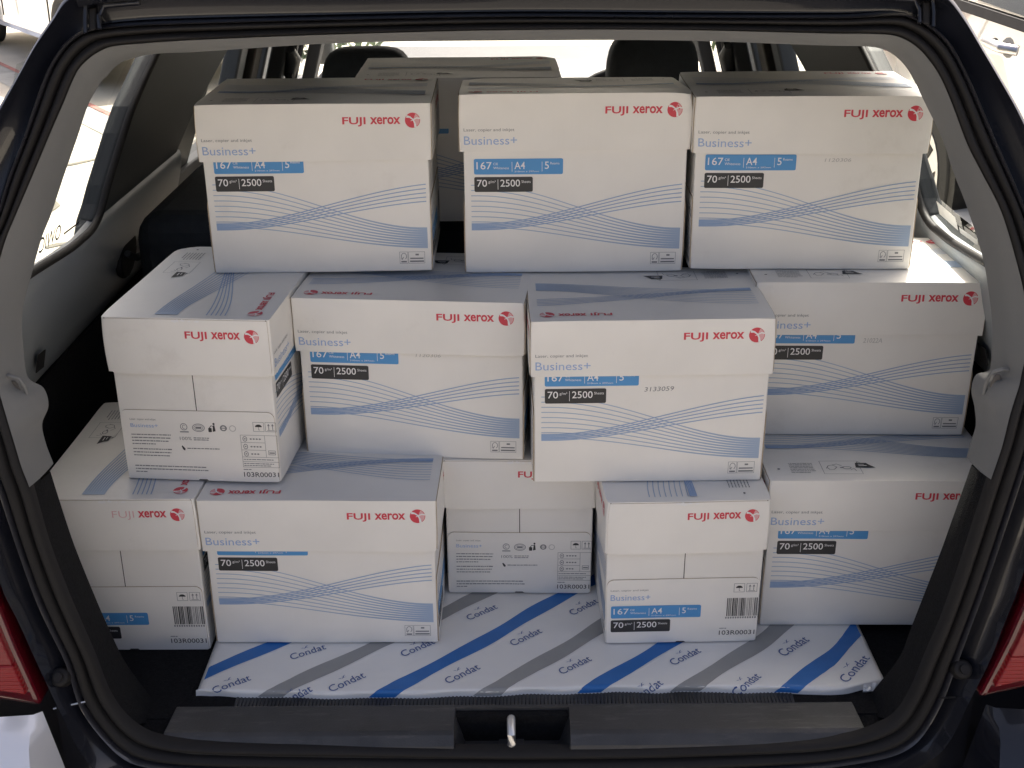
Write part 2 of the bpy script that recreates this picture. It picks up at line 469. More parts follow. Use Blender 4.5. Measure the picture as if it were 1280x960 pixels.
        s.rect(x0+14.5, y0+6.4, x0+33, y0+8.2, 'ink_grey'); s.rect(x0+14, y0+2, x0+33.6, y0+4.2, 'ink_grey')
    def keep_dry(s, x0, y0, w=14.5, h_=13.5):
        s.outline(x0, y0, x0+w, y0+h_, .55, 'ink_grey')
        cx, cy = x0+w/2, y0+h_*.48
        s.poly([(cx+4.6*math.cos(R(a)), cy+3.7*math.sin(R(a))) for a in range(0,181,20)], 'ink_black')
        s.rect(cx-.3, cy-4, cx+.3, cy, 'ink_grey'); s.rect(cx-.3, cy-4.4, cx+1.6, cy-3.8, 'ink_grey')
    def this_way_up(s, x0, y0, w=14.5, h_=13.5):
        s.outline(x0, y0, x0+w, y0+h_, .55, 'ink_grey')
        for k in (.32, .68):
            cx = x0+w*k
            s.rect(cx-.45, y0+2.6, cx+.45, y0+8.6, 'ink_grey')
            s.poly([(cx-1.8,y0+8.4),(cx+1.8,y0+8.4),(cx,y0+11.6)], 'ink_grey')
        s.rect(x0+2.4, y0+1.5, x0+w-2.4, y0+2.2, 'ink_grey')
    def heading(s, x0, x1, y_small, y_big, cap_s, cap_b, small='ink_grey', shear=0.0):
        s.text('Laser, copier and inkjet', x0, y_small, cap_s, small, x1=x0+(x1-x0)*.95, shear=shear)
        s.text('Business+', x0, y_big, cap_b, 'ink_pale', x1=x1)
# ---------------------------------------------------------------- measured outline of the tailgate opening, in metres:
# (seal inner edge, seal outer edge, outer corner of the body, inner edge of the grey plastic)
RING = [
 ((-0.003,1.190,0.003),(-0.003,1.188,-0.026),(-0.004,1.151,-0.053),None),
 ((-0.220,1.191,0.009),(-0.222,1.189,-0.021),(-0.219,1.152,-0.049),None),
 ((-0.397,1.191,0.015),(-0.400,1.189,-0.013),(-0.393,1.152,-0.038),None),
 ((-0.447,1.192,0.026),(-0.463,1.190,-0.002),(-0.479,1.154,-0.020),None),
 ((-0.473,1.193,0.048),(-0.489,1.191,0.020),(-0.519,1.156,0.009),None),
 ((-0.492,1.196,0.084),(-0.519,1.195,0.075),(-0.546,1.162,0.095),None),
 ((-0.504,1.200,0.136),(-0.530,1.200,0.138),(-0.565,1.166,0.162),None),
 ((-0.516,1.203,0.183),(-0.543,1.203,0.183),(-0.578,1.170,0.211),None),
 ((-0.527,1.206,0.226),(-0.554,1.206,0.224),(-0.588,1.172,0.244),None),
 ((-0.540,1.211,0.288),(-0.566,1.211,0.286),(-0.599,1.177,0.304),None),
 ((-0.550,1.218,0.359),(-0.577,1.217,0.353),(-0.610,1.185,0.371),(-0.546,1.268,0.356)),
 ((-0.556,1.221,0.383),(-0.583,1.221,0.378),(-0.616,1.188,0.395),(-0.552,1.271,0.381)),
 ((-0.561,1.226,0.407),(-0.587,1.225,0.405),(-0.621,1.193,0.420),(-0.554,1.275,0.405)),
 ((-0.567,1.232,0.436),(-0.593,1.231,0.434),(-0.627,1.199,0.447),(-0.545,1.280,0.426)),
 ((-0.573,1.239,0.463),(-0.598,1.238,0.461),(-0.630,1.207,0.472),(-0.549,1.284,0.447)),
 ((-0.576,1.244,0.480),(-0.601,1.244,0.479),(-0.635,1.213,0.491),(-0.566,1.287,0.458)),
 ((-0.578,1.252,0.501),(-0.603,1.252,0.501),(-0.639,1.221,0.514),(-0.570,1.295,0.482)),
 ((-0.580,1.268,0.543),(-0.605,1.268,0.543),(-0.643,1.238,0.554),(-0.571,1.312,0.528)),
 ((-0.575,1.287,0.588),(-0.599,1.288,0.588),(-0.641,1.257,0.598),(-0.558,1.333,0.577)),
 ((-0.565,1.304,0.624),(-0.584,1.302,0.621),(-0.631,1.272,0.630),(-0.547,1.348,0.612)),
 ((-0.554,1.315,0.649),(-0.570,1.315,0.649),(-0.621,1.284,0.658),(-0.537,1.359,0.635)),
 ((-0.535,1.334,0.690),(-0.556,1.334,0.690),(-0.602,1.305,0.701),(-0.522,1.379,0.677)),
 ((-0.517,1.353,0.730),(-0.539,1.353,0.731),(-0.583,1.322,0.737),(-0.506,1.398,0.719)),
 ((-0.502,1.368,0.762),(-0.527,1.368,0.763),(-0.562,1.337,0.770),(-0.494,1.413,0.752)),
 ((-0.486,1.384,0.796),(-0.514,1.384,0.796),(-0.543,1.351,0.800),(-0.480,1.424,0.775)),
 ((-0.475,1.390,0.808),(-0.503,1.393,0.814),(-0.527,1.364,0.827),(-0.472,1.428,0.783)),
 ((-0.463,1.394,0.816),(-0.491,1.399,0.827),(-0.506,1.378,0.856),(-0.464,1.432,0.791)),
 ((-0.447,1.396,0.822),(-0.473,1.403,0.837),(-0.491,1.387,0.877),(-0.453,1.435,0.798)),
 ((-0.411,1.398,0.825),(-0.438,1.406,0.842),(-0.459,1.394,0.892),(-0.419,1.439,0.806)),
 ((-0.357,1.399,0.828),(-0.366,1.407,0.845),(-0.349,1.397,0.897),(-0.369,1.440,0.808)),
 ((-0.186,1.402,0.833),(-0.186,1.409,0.848),(-0.182,1.397,0.898),(-0.193,1.444,0.817)),
 ((0.003,1.403,0.836),(0.003,1.409,0.850),(0.003,1.397,0.897),(0.003,1.445,0.818)),
 ((0.183,1.402,0.835),(0.183,1.408,0.848),(0.179,1.396,0.895),(0.189,1.444,0.817)),
 ((0.363,1.400,0.830),(0.372,1.408,0.846),(0.373,1.394,0.892),(0.375,1.441,0.810)),
 ((0.417,1.399,0.829),(0.428,1.408,0.848),(0.461,1.392,0.887),(0.415,1.440,0.809)),
 ((0.438,1.398,0.826),(0.448,1.408,0.846),(0.487,1.385,0.873),(0.436,1.439,0.806)),
 ((0.457,1.394,0.816),(0.469,1.403,0.836),(0.506,1.374,0.849),(0.451,1.436,0.799)),
 ((0.472,1.387,0.801),(0.489,1.395,0.819),(0.525,1.359,0.817),(0.464,1.430,0.787)),
 ((0.484,1.378,0.783),(0.505,1.383,0.793),(0.544,1.344,0.786),(0.473,1.423,0.773)),
 ((0.496,1.365,0.756),(0.518,1.369,0.765),(0.563,1.330,0.755),(0.485,1.413,0.750)),
 ((0.512,1.346,0.715),(0.539,1.347,0.717),(0.582,1.313,0.718),(0.506,1.393,0.708)),
 ((0.528,1.332,0.685),(0.554,1.332,0.685),(0.598,1.298,0.686),(0.517,1.377,0.675)),
 ((0.548,1.314,0.647),(0.571,1.314,0.646),(0.616,1.281,0.651),(0.533,1.360,0.636)),
 ((0.565,1.290,0.593),(0.589,1.290,0.593),(0.636,1.259,0.602),(0.550,1.335,0.583)),
 ((0.573,1.274,0.558),(0.597,1.274,0.558),(0.644,1.244,0.568),(0.557,1.319,0.545)),
 ((0.576,1.261,0.527),(0.601,1.261,0.526),(0.646,1.231,0.537),(0.561,1.306,0.512)),
 ((0.573,1.249,0.493),(0.599,1.249,0.493),(0.643,1.218,0.505),(0.561,1.293,0.476)),
 ((0.570,1.244,0.478),(0.596,1.244,0.478),(0.639,1.213,0.490),(0.559,1.288,0.459)),
 ((0.568,1.240,0.468),(0.594,1.240,0.467),(0.636,1.209,0.480),(0.544,1.287,0.454)),
 ((0.563,1.235,0.450),(0.589,1.235,0.450),(0.631,1.204,0.462),(0.539,1.282,0.437)),
 ((0.559,1.231,0.433),(0.585,1.230,0.431),(0.625,1.199,0.443),(0.544,1.278,0.417)),
 ((0.555,1.226,0.410),(0.581,1.226,0.407),(0.620,1.194,0.422),(0.547,1.273,0.395)),
 ((0.552,1.223,0.394),(0.577,1.223,0.390),(0.615,1.190,0.406),(0.543,1.270,0.375)),
 ((0.544,1.218,0.360),(0.570,1.218,0.355),(0.608,1.185,0.371),(0.540,1.268,0.355)),
 ((0.527,1.209,0.269),(0.553,1.209,0.267),(0.591,1.176,0.286),None),
 ((0.517,1.205,0.217),(0.543,1.205,0.215),(0.583,1.172,0.234),None),
 ((0.508,1.202,0.175),(0.534,1.202,0.173),(0.574,1.169,0.197),None),
 ((0.496,1.199,0.131),(0.524,1.199,0.126),(0.563,1.165,0.148),None),
 ((0.483,1.196,0.080),(0.511,1.195,0.071),(0.547,1.162,0.099),None),
 ((0.467,1.193,0.047),(0.490,1.192,0.023),(0.522,1.157,0.023),None),
 ((0.444,1.192,0.030),(0.464,1.190,0.004),(0.481,1.154,-0.011),None),
 ((0.409,1.191,0.017),(0.418,1.189,-0.008),(0.425,1.152,-0.036),None),
 ((0.352,1.191,0.010),(0.355,1.189,-0.017),(0.358,1.152,-0.047),None),
 ((0.174,1.190,0.004),(0.175,1.188,-0.025),(0.172,1.151,-0.055),None),
]
CARPET_LEFT = [((-0.552,1.222,0.357),(-0.559,1.300,0.336)), ((-0.548,1.219,0.331),(-0.551,1.296,0.287)), ((-0.542,1.215,0.285),(-0.542,1.292,0.238)), ((-0.528,1.210,0.223),(-0.526,1.287,0.171)), ((-0.518,1.207,0.180),(-0.514,1.284,0.125)), ((-0.506,1.203,0.134),(-0.498,1.280,0.074)), ((-0.494,1.200,0.081),(-0.474,1.277,0.027)), ((-0.475,1.197,0.045),(-0.456,1.275,-0.005))]
CARPET_RIGHT = [((0.546,1.222,0.358),(0.555,1.300,0.336)), ((0.538,1.218,0.317),(0.542,1.295,0.276)), ((0.529,1.213,0.267),(0.530,1.291,0.220)), ((0.519,1.209,0.215),(0.517,1.287,0.167)), ((0.510,1.206,0.172),(0.505,1.283,0.119)), ((0.498,1.203,0.129),(0.493,1.280,0.071)), ((0.485,1.199,0.077),(0.468,1.277,0.028)), ((0.469,1.197,0.044),(0.450,1.275,-0.003))]
LIGHT_LEFT = [(-0.589,1.166,0.222), (-0.579,1.162,0.176), (-0.569,1.160,0.135), (-0.559,1.157,0.096), (-0.604,1.157,0.105), (-0.659,1.158,0.119), (-0.703,1.160,0.137), (-0.658,1.189,0.423), (-0.628,1.181,0.378), (-0.611,1.173,0.311)]
LIGHT_RIGHT = [(0.586,1.165,0.219), (0.574,1.162,0.173), (0.559,1.159,0.126), (0.549,1.157,0.098), (0.598,1.158,0.111), (0.648,1.159,0.123), (0.693,1.160,0.136), (0.654,1.187,0.413), (0.623,1.179,0.368), (0.605,1.172,0.297)]
BUMPSTOPS = [(-0.540,1.188,0.118), (0.533,1.188,0.120)]
LINES = [(-0.554,1.186,0.078), (-0.514,1.186,0.083), (0.509,1.186,0.084), (0.548,1.186,0.081)]
BUMPER_L = [(-0.603,1.146,0.090), (-0.555,1.146,0.080), (-0.578,1.142,0.022), (-0.613,1.142,0.022), (-0.500,1.147,0.099), (-0.556,1.142,0.022)]
BUMPER_R = [(0.545,1.147,0.102), (0.594,1.148,0.116), (0.551,1.145,0.077), (0.577,1.141,0.012), (0.537,1.148,0.110), (0.523,1.145,0.072), (0.501,1.143,0.039), (0.478,1.141,0.020)]
# ================================================================ THE GROUND AND WHAT STANDS ROUND THE CAR
GZ = -0.62
def disc_sheet(name, r, z, m_):
    v = [(0, 0, z)]; f = []
    rs = [3, 8, 20, 60, r]
    for q in rs: v += [(q*math.cos(2*math.pi*k/48), q*math.sin(2*math.pi*k/48), z) for k in range(48)]
    for k in range(48): f.append((0, 1+k, 1+(k+1) % 48))
    for i in range(len(rs)-1):
        for k in range(48):
            a, b = 1+i*48+k, 1+i*48+(k+1) % 48; f.append((a, a+48, b+48, b))
    return structure(link_mesh(name, v, f, [m_]))
M['concrete'] = mat('pale_concrete', (0.50, 0.465, 0.39), 0.85, var=0.18, var_scale=1.1, bump=0.3, bump_scale=60)
M['bounce_apron'] = mat('warm_bounce_apron', (0.20, 0.188, 0.166), 0.9, var=0.25, var_scale=3, bump=0.4, bump_scale=120)
M['kerb'] = mat('red_line_paint', (0.42, 0.18, 0.15), 0.8, var=0.4, var_scale=9)
M['kerb_stone'] = mat('kerb_stone', (0.33, 0.33, 0.31), 0.85, var=0.2, var_scale=6)
M['render'] = mat('white_render', (0.72, 0.70, 0.66), 0.85, var=0.1, var_scale=2)
M['leaf'] = mat('leaf_green', (0.06, 0.11, 0.03), 0.6, var=0.4, var_scale=9)
M['flower'] = mat('orange_flower', (0.55, 0.20, 0.02), 0.6)
M['bark'] = mat('bark', (0.12, 0.09, 0.06), 0.9)
disc_sheet('ground', 400, GZ, M['concrete'])
# added ground sheet behind the car, unseen, toned to set bounce on the cartons
structure(link_mesh('unseen_apron', [(-7, -11, GZ+.004), (7, -11, GZ+.004), (7, 1.6, GZ+.004), (-7, 1.6, GZ+.004)], [(0,1,2,3)], [M['bounce_apron']]))
# cracks and dark patches on the concrete at the left of the car
crk = []
cf = []
def patch(pts, z=GZ+.004):
    b = len(crk); crk.extend([(x, y, z) for x, y in pts]); cf.append(tuple(range(b, b+len(pts))))
rr = random.Random(8)
def crack(x, y, ang, n, w, step):
    L = []; Rr = []
    for k in range(n+1):
        ww = w*(1-k/(n+1))*rr.uniform(.5, 1.2)
        L.append((x-math.sin(ang)*ww, y+math.cos(ang)*ww)); Rr.append((x+math.sin(ang)*ww, y-math.cos(ang)*ww))
        ang += rr.uniform(-.5, .5); x += math.cos(ang)*step; y += math.sin(ang)*step
    for k in range(n): patch([L[k], L[k+1], Rr[k+1], Rr[k]][::-1])
M['stain'] = mat('dark_ground_stain', (0.16, 0.15, 0.12), 0.9, var=0.4, var_scale=6)
for args in ((-2.75,7.2,.3,7,.05,.12), (-2.55,6.5,2.4,6,.06,.1), (-2.2,7.6,.1,6,.03,.12), (-2.45,6.05,.8,5,.035,.08), (-1.95,7.9,.4,5,.05,.1), (-2.2,5.5,.5,3,.03,.07), (-2.0,7.0,.2,6,.015,.12)):
    crack(*args)
structure(link_mesh('ground_cracks', crk, cf, [M['stain']]))
# a painted edge line on the ground beside the far parked car
def strip(name, a, b, w, z, m_):
    a, b = Vector((*a, z)), Vector((*b, z)); d = (b-a).normalized(); n_ = Vector((-d.y, d.x, 0))*w/2
    return structure(link_mesh(name, [a-n_, b-n_, b+n_, a+n_], [(0,1,2,3)], [m_]))
strip('ground_line', (-2.30, 8.00), (-4.9, 11.75), .05, GZ+.008, M['kerb'])
strip('ground_strip', (-2.42, 7.92), (-5.02, 11.67), .26, GZ+.004, M['kerb_stone'])
def side_car(name, label, loc, rz, paint, lowz=0.0):
    t = thing(name, label, 'car', loc, rz)
    # profile (along x = length, z): nose at +x
    prof = [(-2.05,.35),(-2.12,.55),(-2.08,.92),(-1.92,1.05),(-1.45,1.40),(-.9,1.50),(0.1,1.50),(.55,1.40),(1.05,1.02),(1.85,.86),(2.08,.70),(2.12,.42),(2.02,.26),(-1.95,.26)]
    hw = .84
    rows = []
    for s_, ins in ((-1, .07), (-1, 0.0), (1, 0.0), (1, .07)):
        row = []
        for x, z in prof:
            tum = max(0, z-.95)*.32
            y = s_*(hw-tum-ins)
            cx_, cz_ = 0, .8
            k = 1-.02*(ins > 0)
            row.append((cx_+(x-cx_)*k, y, cz_+(z-cz_)*k))
        rows.append(row)
    body = loft('body', rows, [paint], t, closed=True, auto=35)
    bm = bmesh.new(); bm.from_mesh(body.data)
    bmesh.ops.holes_fill(bm, edges=bm.edges, sides=0)
    bmesh.ops.recalc_face_normals(bm, faces=bm.faces); bm.to_mesh(body.data); bm.free()
    sharp(body, 35)
    side = lambda x, z, s_, o: (x, s_*(hw-max(0, z-.95)*.32+o), z)
    for s_ in (-1, 1):
        for pts in ([(-1.62,1.06),(-1.28,1.37),(-.42,1.43),(-.42,1.03)], [(-.34,1.03),(-.34,1.43),(.12,1.43),(.50,1.33),(.86,1.02)]):
            prism('side_window', [side(x, z, s_, .004) for x, z in pts], (0, -s_*.02, 0), M['car_glass'], t)
        prism('window_strip', [side(x, z, s_, .008) for x, z in [(-1.66,1.0),(-1.66,1.035),(.90,1.005),(.90,.972)]], (0, -s_*.03, 0), M['seal'], t)
        for hx in (-.62, .42):
            h_ = tube('door_handle', [side(hx-.11, .925, s_, .0), side(hx-.10, .93, s_, .04), side(hx+.07, .93, s_, .045), side(hx+.10, .925, s_, .0)], .018, M['rim'], t, seg=10)
            cup = link_mesh('handle_recess', [side(hx+.02+.06*math.cos(a*.524), .925+.035*math.sin(a*.524), s_, .003) for a in range(12)], [tuple(range(12)) if s_ < 0 else tuple(range(12))[::-1]], [M['dark_trim']], parent=t)
        for xd in (-.38, .90, -1.50):
            prism('door_gap', [side(xd, z, s_, .003) for z in (.36, .98)] + [side(xd+.010, z, s_, .003) for z in (.98, .36)], (0, -s_*.01, 0), M['seal'], t)
        for wx in (-1.28, 1.30):
            arch = prism('wheel_arch', [side(wx+.37*math.cos(R(a)), .30+.37*math.sin(R(a)), s_, .004) for a in range(-8, 189, 14)], (0, -s_*.10, 0), M['seal'], t)
            w_ = tube('wheel', [(wx, s_*(hw+.012), .31), (wx, s_*(hw-.19), .31)], .31, M['tyre'], t, seg=36)
            bevel(w_, .02, 3)
            tube('rim', [(wx, s_*(hw+.016), .31), (wx, s_*(hw-.05), .31)], .20, M['rim'], w_, seg=30)
            for k in range(5):
                a = 2*math.pi*k/5
                prism('spoke_gap', [(wx+math.cos(a+d)*q, s_*(hw+.018), .31+math.sin(a+d)*q) for d, q in ((-.35,.17),(.35,.17),(.18,.08),(-.18,.08))], (0, -s_*.01, 0), M['seal'], w_)
        # lamps at both ends
        prism('headlight', [(1.62, s_*(hw+.003), .80), (1.98, s_*(hw+.003-.02), .74), (2.0, s_*(hw-.02), .60), (1.70, s_*(hw+.003), .66)], (0, -s_*.12, 0), M['rim'], t)
        prism('tail_light', [(-1.74, s_*(hw+.003), .98), (-2.05, s_*(hw-.01), .96), (-2.09, s_*(hw-.01), .72), (-1.85, s_*(hw+.003), .74)], (0, -s_*.12, 0), M['lens_red'], t)
    prism('windscreen', [(.60,-.62,1.385),(.60,.62,1.385),(1.03,.72,1.045),(1.03,-.72,1.045)], (.012, 0, .012), M['car_glass'], t)
    prism('rear_window', [(-1.47,-.62,1.385),(-1.47,.62,1.385),(-1.88,.70,1.075),(-1.88,-.70,1.075)], (-.012, 0, .012), M['car_glass'], t)
    return t
side_car('parked_car', 'white parked car right beside the dark car, with a silver door handle and dark glass', (2.79, 4.02, GZ), R(-90), M['white_paint']).scale = (1.08, 1.08, 1.08)
side_car('parked_car', 'white parked car far off at the left, seen past the pillar and quarter window', (-3.93, 12.32, GZ), R(-55), M['white_paint']).scale = (1.25, 1.05, 1.05)
# a flowering bush ahead of the car, only specks of it seen past the headrests
def bush(loc, label, flowers=0.0):
    t = thing('bush', label, 'bush', loc)
    r = random.Random(3); v = []; f = []; fm = []
    for k in range(1400):
        a, b_, q = r.uniform(0, 2*math.pi), r.uniform(-.2, 1), r.random()**.4
        c = Vector((math.cos(a)*math.sqrt(max(0,1-b_*b_))*q*.7, math.sin(a)*math.sqrt(max(0,1-b_*b_))*q*.6, .55+b_*q*.5))
        u = Vector((r.uniform(-1,1), r.uniform(-1,1), r.uniform(-1,1))).normalized()*.05
        w = u.cross(Vector((r.uniform(-1,1), r.uniform(-1,1), r.uniform(-1,1)))).normalized()*.022
        i = len(v); v += [c-u, c+w, c+u, c-w]; f.append((i, i+1, i+2, i+3)); fm.append(1 if r.random() < flowers else 0)
    link_mesh('foliage', v, f, [M['leaf'], M['flower']], fmat=fm, parent=t)
    for k in range(4):
        tube('stem', [(0, 0, 0), (r.uniform(-.1,.1), r.uniform(-.1,.1), .3), (r.uniform(-.35,.35), r.uniform(-.3,.3), .8)], .015, M['bark'], t, seg=6)
bush((1.72, 9.4, GZ), 'low green bush with a few orange flowers, ahead of the car on the right', .05)
bush((-1.62, 9.0, GZ), 'low green bush ahead of the car, glimpsed beside the left front headrest')

# ================================================================ THE CAR
car = thing('estate_car', 'dark navy estate car seen from behind, rear hatch open on a boot full of cartons', 'car', (0, 1.2, GZ))
CO = Vector((0, 1.2, GZ))
car_parts_start = set(bpy.data.objects)

NP = 5
RING.append(RING[0])
S_in = catmull([k[0] for k in RING], NP)
S_out = catmull([k[1] for k in RING], NP)
C_out = catmull([k[2] for k in RING], NP)
gi0 = next(i for i, k in enumerate(RING) if k[3]); gi1 = max(i for i, k in enumerate(RING) if k[3])
G_in = catmull([k[3] for k in RING[gi0:gi1+1]], NP)
G_out = S_in[gi0*NP:gi1*NP+1]

def mix(a, b, t): return a*(1-t) + b*t
def away(p, d, dz=0.0): return Vector((p.x, p.y + d, p.z + dz))

# body round the opening: channel beside the seal, flat, rounded outer corner, return along the flank
def body_row(t, d):
    return [away(mix(a, b, t), d) for a, b in zip(S_out, C_out)]
def flank(t, d, inx):
    out = []
    for a, b in zip(S_out, C_out):
        p = mix(a, b, t); s_ = p.x/0.6
        out.append(Vector((p.x - inx*max(-1, min(1, s_*1.3)), p.y + d, p.z)))
    return out
E1 = [S_in[i] for i in range(len(S_in))]
rows = [[away(p, .05) for p in S_out], [away(p, .012) for p in S_out], body_row(.02, .014), body_row(.10, .010), body_row(.20, .012), body_row(.55, .010), body_row(.72, .006),
        body_row(.86, .000), body_row(.95, .006), body_row(1.0, .022), flank(1.01, .055, -.004), flank(1.0, .11, -.018)]
loft('body_shell', rows, [M['paint']], car, auto=50)

# the rubber seal: two soft lobes with a groove between them
seal_rows = []
for t, d in ((-.02, .009), (.0, .004), (.06, -.002), (.18, -.006), (.32, -.006), (.44, -.002), (.50, .002), (.56, -.003), (.68, -.009), (.84, -.010), (.95, -.005), (1.0, .002), (1.02, .03)):
    seal_rows.append([away(mix(a, b, t), d) for a, b in zip(S_in, S_out)])
loft('weatherstrip', seal_rows, [M['seal']], car, auto=80)
# painted flange lip outside the seal, catches the light as a thin ridge
lip = []
for t, d in ((1.0, .004), (1.03, -.010), (1.10, -.013), (1.17, -.008), (1.2, .012)):
    lip.append([away(a + (b-a)*t, d) for a, b in zip(S_in, S_out)])
loft('flange', lip, [mat('flange_paint', (0.03, 0.03, 0.036), 0.3, coat=.6, rough_var=.08, var_scale=9)], car, auto=60)

# drip channel ends beside the hatch hinges at both upper corners
for s_ in (-1, 1):
    gp = prism('drain_gap', [(s_*.469, 1.388, .839), (s_*.469, 1.398, .864), (s_*.460, 1.398, .864), (s_*.460, 1.388, .841)], (0, .006, 0), M['seal'], car, bev=.002)
    tube('hinge_seam', [(s_*.4715, 1.386, .838), (s_*.472, 1.392, .852), (s_*.470, 1.396, .866)], .0026, M['paint'], gp, seg=8)
    tube('hinge_seam', [(s_*.4565, 1.388, .842), (s_*.4565, 1.395, .856), (s_*.450, 1.397, .866), (s_*.41, 1.397, .869)], .0030, M['paint'], gp, seg=8)
# pale grey plastic round the upper opening, with the two luggage cover hooks
def Wz(z): return .675 - .26*max(0, z-.34)
def wall_pt(p, dy):
    if p.z > .80: return Vector((p.x*1.02, p.y + dy, min(.90, p.z + .05)))
    return Vector((math.copysign(max(Wz(p.z)+.01, abs(p.x)+.004), p.x), p.y + dy, p.z))
tr = [[away(p, .03) for p in G_out], [away(p, -.002) for p in G_out]]
for t, d in ((.10, -.003), (.35, -.006), (.62, -.008), (.84, -.004), (.95, .004), (1.0, .014)):
    tr.append([away(mix(a, b, t), d) for a, b in zip(G_out, G_in)])
tr.append([wall_pt(p, .05) for p in G_in]); tr.append([wall_pt(p, .12) for p in G_in])
trim = loft('opening_trim', tr, [M['trim']], car, auto=50)
# pockets of the hooks: flat ovals, their darker colour painting the recess shade
def nearest_z(curve, z, sgn):
    c = [p for p in curve if p.x*sgn > 0]
    return min(c, key=lambda p: abs(p.z-z))
for sgn in (-1, 1):
    g = nearest_z(G_in, .455, sgn); o_ = nearest_z(G_out, .455, sgn)
    base = mix(o_, g, .70)
    pts = [Vector((base.x + .0075*math.cos(2*math.pi*k/14) + .003*sgn, base.y - .0035, base.z + .022*math.sin(2*math.pi*k/14) - .008)) for k in range(14)]
    hk = prism('hook_pocket_shade', pts, (0, -.0025, 0), mat('hook_recess_shade', (.11, .10, .09), .6) if 'hook_recess_shade' not in bpy.data.materials else bpy.data.materials['hook_recess_shade'], car, bev=.001)
    tube('hook_lip', [Vector((base.x + .014*sgn, base.y - .006, base.z + .019)), Vector((base.x + .004*sgn, base.y - .010, base.z + .022)), Vector((base.x - .006*sgn, base.y - .009, base.z + .018)), Vector((base.x - .0095*sgn, base.y - .006, base.z + .006)), Vector((base.x - .009*sgn, base.y - .002, base.z - .012))], .0022, M['trim'], hk, seg=8)

# black carpeted lining below the plastic, both sides
for tbl in (CARPET_LEFT, CARPET_RIGHT):
    a = catmull([k[0] for k in tbl], 6); b = catmull([k[1] for k in tbl], 6)
    s_ = 1 if a[0].x > 0 else -1
    rws = [[away(p, .03) for p in a], a] + [[away(mix(p, q, t), -.012*math.sin(t*3.1)) for p, q in zip(a, b)] for t in (.2, .4, .6, .8)] + [b]
    rws.append([Vector((p.x + s_*.006, p.y + .006, p.z)) for p in b])
    rws.append([Vector((s_*.674, p.y + .016, p.z)) for p in b])
    loft('side_lining', rws, [M['carpet']], car, auto=60)
    # lining from the wheel arch up to the plastic panel
    prism('side_lining', [(s_*.676, 1.32, -.02), (s_*.676, 2.6, -.02), (s_*.676, 2.6, .332), (s_*.676, 1.32, .332)], (s_*.02, 0, 0), M['carpet'], car)
# boot floor
box_obj('boot_floor', (-.70, 1.236, -.03), (.70, 2.6, .018), M['carpet'], car)
for tbl, s_ in ((CARPET_LEFT, -1), (CARPET_RIGHT, 1)):      # floor carpet beside the sill plate
    prism('boot_floor', [(s_*.429, 1.192, .004), (s_*.429, 1.2359, .0165), (s_*.56, 1.2359, .0165), (s_*.50, 1.197, .006)], (0, 0, -.03), M['carpet'], car)

# sill plate with the latch recess
RX0, RX1 = -.069, .063
def sill_piece(x0, x1):
    prof = [(1.258, .010), (1.256, .0205), (1.2535, .022), (1.206, .0205), (1.2005, .0175), (1.1925, .007), (1.190, .000), (1.190, -.03), (1.258, -.03)]
    v = [(x0, y, z) for y, z in prof] + [(x1, y, z) for y, z in prof]; n = len(prof)
    f = [tuple(range(n)), tuple(range(n, 2*n))[::-1]] + [(i, n+i, n+(i+1)%n, (i+1)%n) for i in range(n)]
    return v, f
V_ = []; F_ = []
def add(v, f):
    b = len(V_); V_.extend(v); F_.extend([tuple(i+b for i in q) for q in f])
v, f = sill_piece(-.431, RX0-.006); add([(x - (.004 if (x < -.43 and y < 1.21) else 0), y, z) for x, y, z in v], f)
v, f = sill_piece(RX1+.006, .431); add([(x + (.003 if (x > .43 and y < 1.21) else 0), y, z) for x, y, z in v], f)
# recess: sloped cheeks, back wall, floor
rb = -.020
add([(RX0-.006,1.2535,.022),(RX1+.006,1.2535,.022),(RX1+.006,1.248,.022),(RX0-.006,1.248,.022)], [(0,1,2,3)])
add([(RX0-.006,1.248,.022),(RX1+.006,1.248,.022),(RX1-.006,1.243,rb),(RX0+.006,1.243,rb)], [(3,2,1,0)])
add([(RX0+.006,1.243,rb),(RX1-.006,1.243,rb),(RX1-.006,1.188,rb-.004),(RX0+.006,1.188,rb-.004)], [(3,2,1,0)])
add([(RX0-.006,1.248,.022),(RX0+.006,1.243,rb),(RX0+.006,1.188,rb-.004),(RX0-.006,1.192,.006),(RX0-.006,1.206,.0205)], [(0,1,2,3,4)])
add([(RX1+.006,1.248,.022),(RX1-.006,1.243,rb),(RX1-.006,1.188,rb-.004),(RX1+.006,1.192,.006),(RX1+.006,1.206,.0205)], [(4,3,2,1,0)])
sp = link_mesh('sill_plate', V_, F_, [M['sill']], parent=car)
bm = bmesh.new(); bm.from_mesh(sp.data); bmesh.ops.recalc_face_normals(bm, faces=bm.faces); bm.to_mesh(sp.data); bm.free()
bevel(sp, .0008, 2, 20)
# ribbed rubber strip behind the sill plate
v = []; f = []
n = 300
for i in range(n+1):
    x = -.36 + .72*i/n
    h = .0015*(i % 2)
    v += [(x, 1.254, .0175+h), (x, 1.295, .0185+h)]
for i in range(n): f.append((2*i, 2*i+2, 2*i+3, 2*i+1))
link_mesh('ribbed_mat', v, f, [M['sill']], parent=car)
# latch striker
st = tube('latch_striker', [(-.004, 1.198, rb), (-.004, 1.200, .004), (-.004, 1.203, .016), (-.004, 1.208, .0215), (-.004, 1.217, .0235), (-.004, 1.226, .0215), (-.004, 1.231, .014), (-.004, 1.233, rb)], .0054, M['chrome'], car, seg=12)
box_obj('striker_base', (-.020, 1.192, rb-.004), (.012, 1.239, rb+.0022), M['sill'], st, .001)

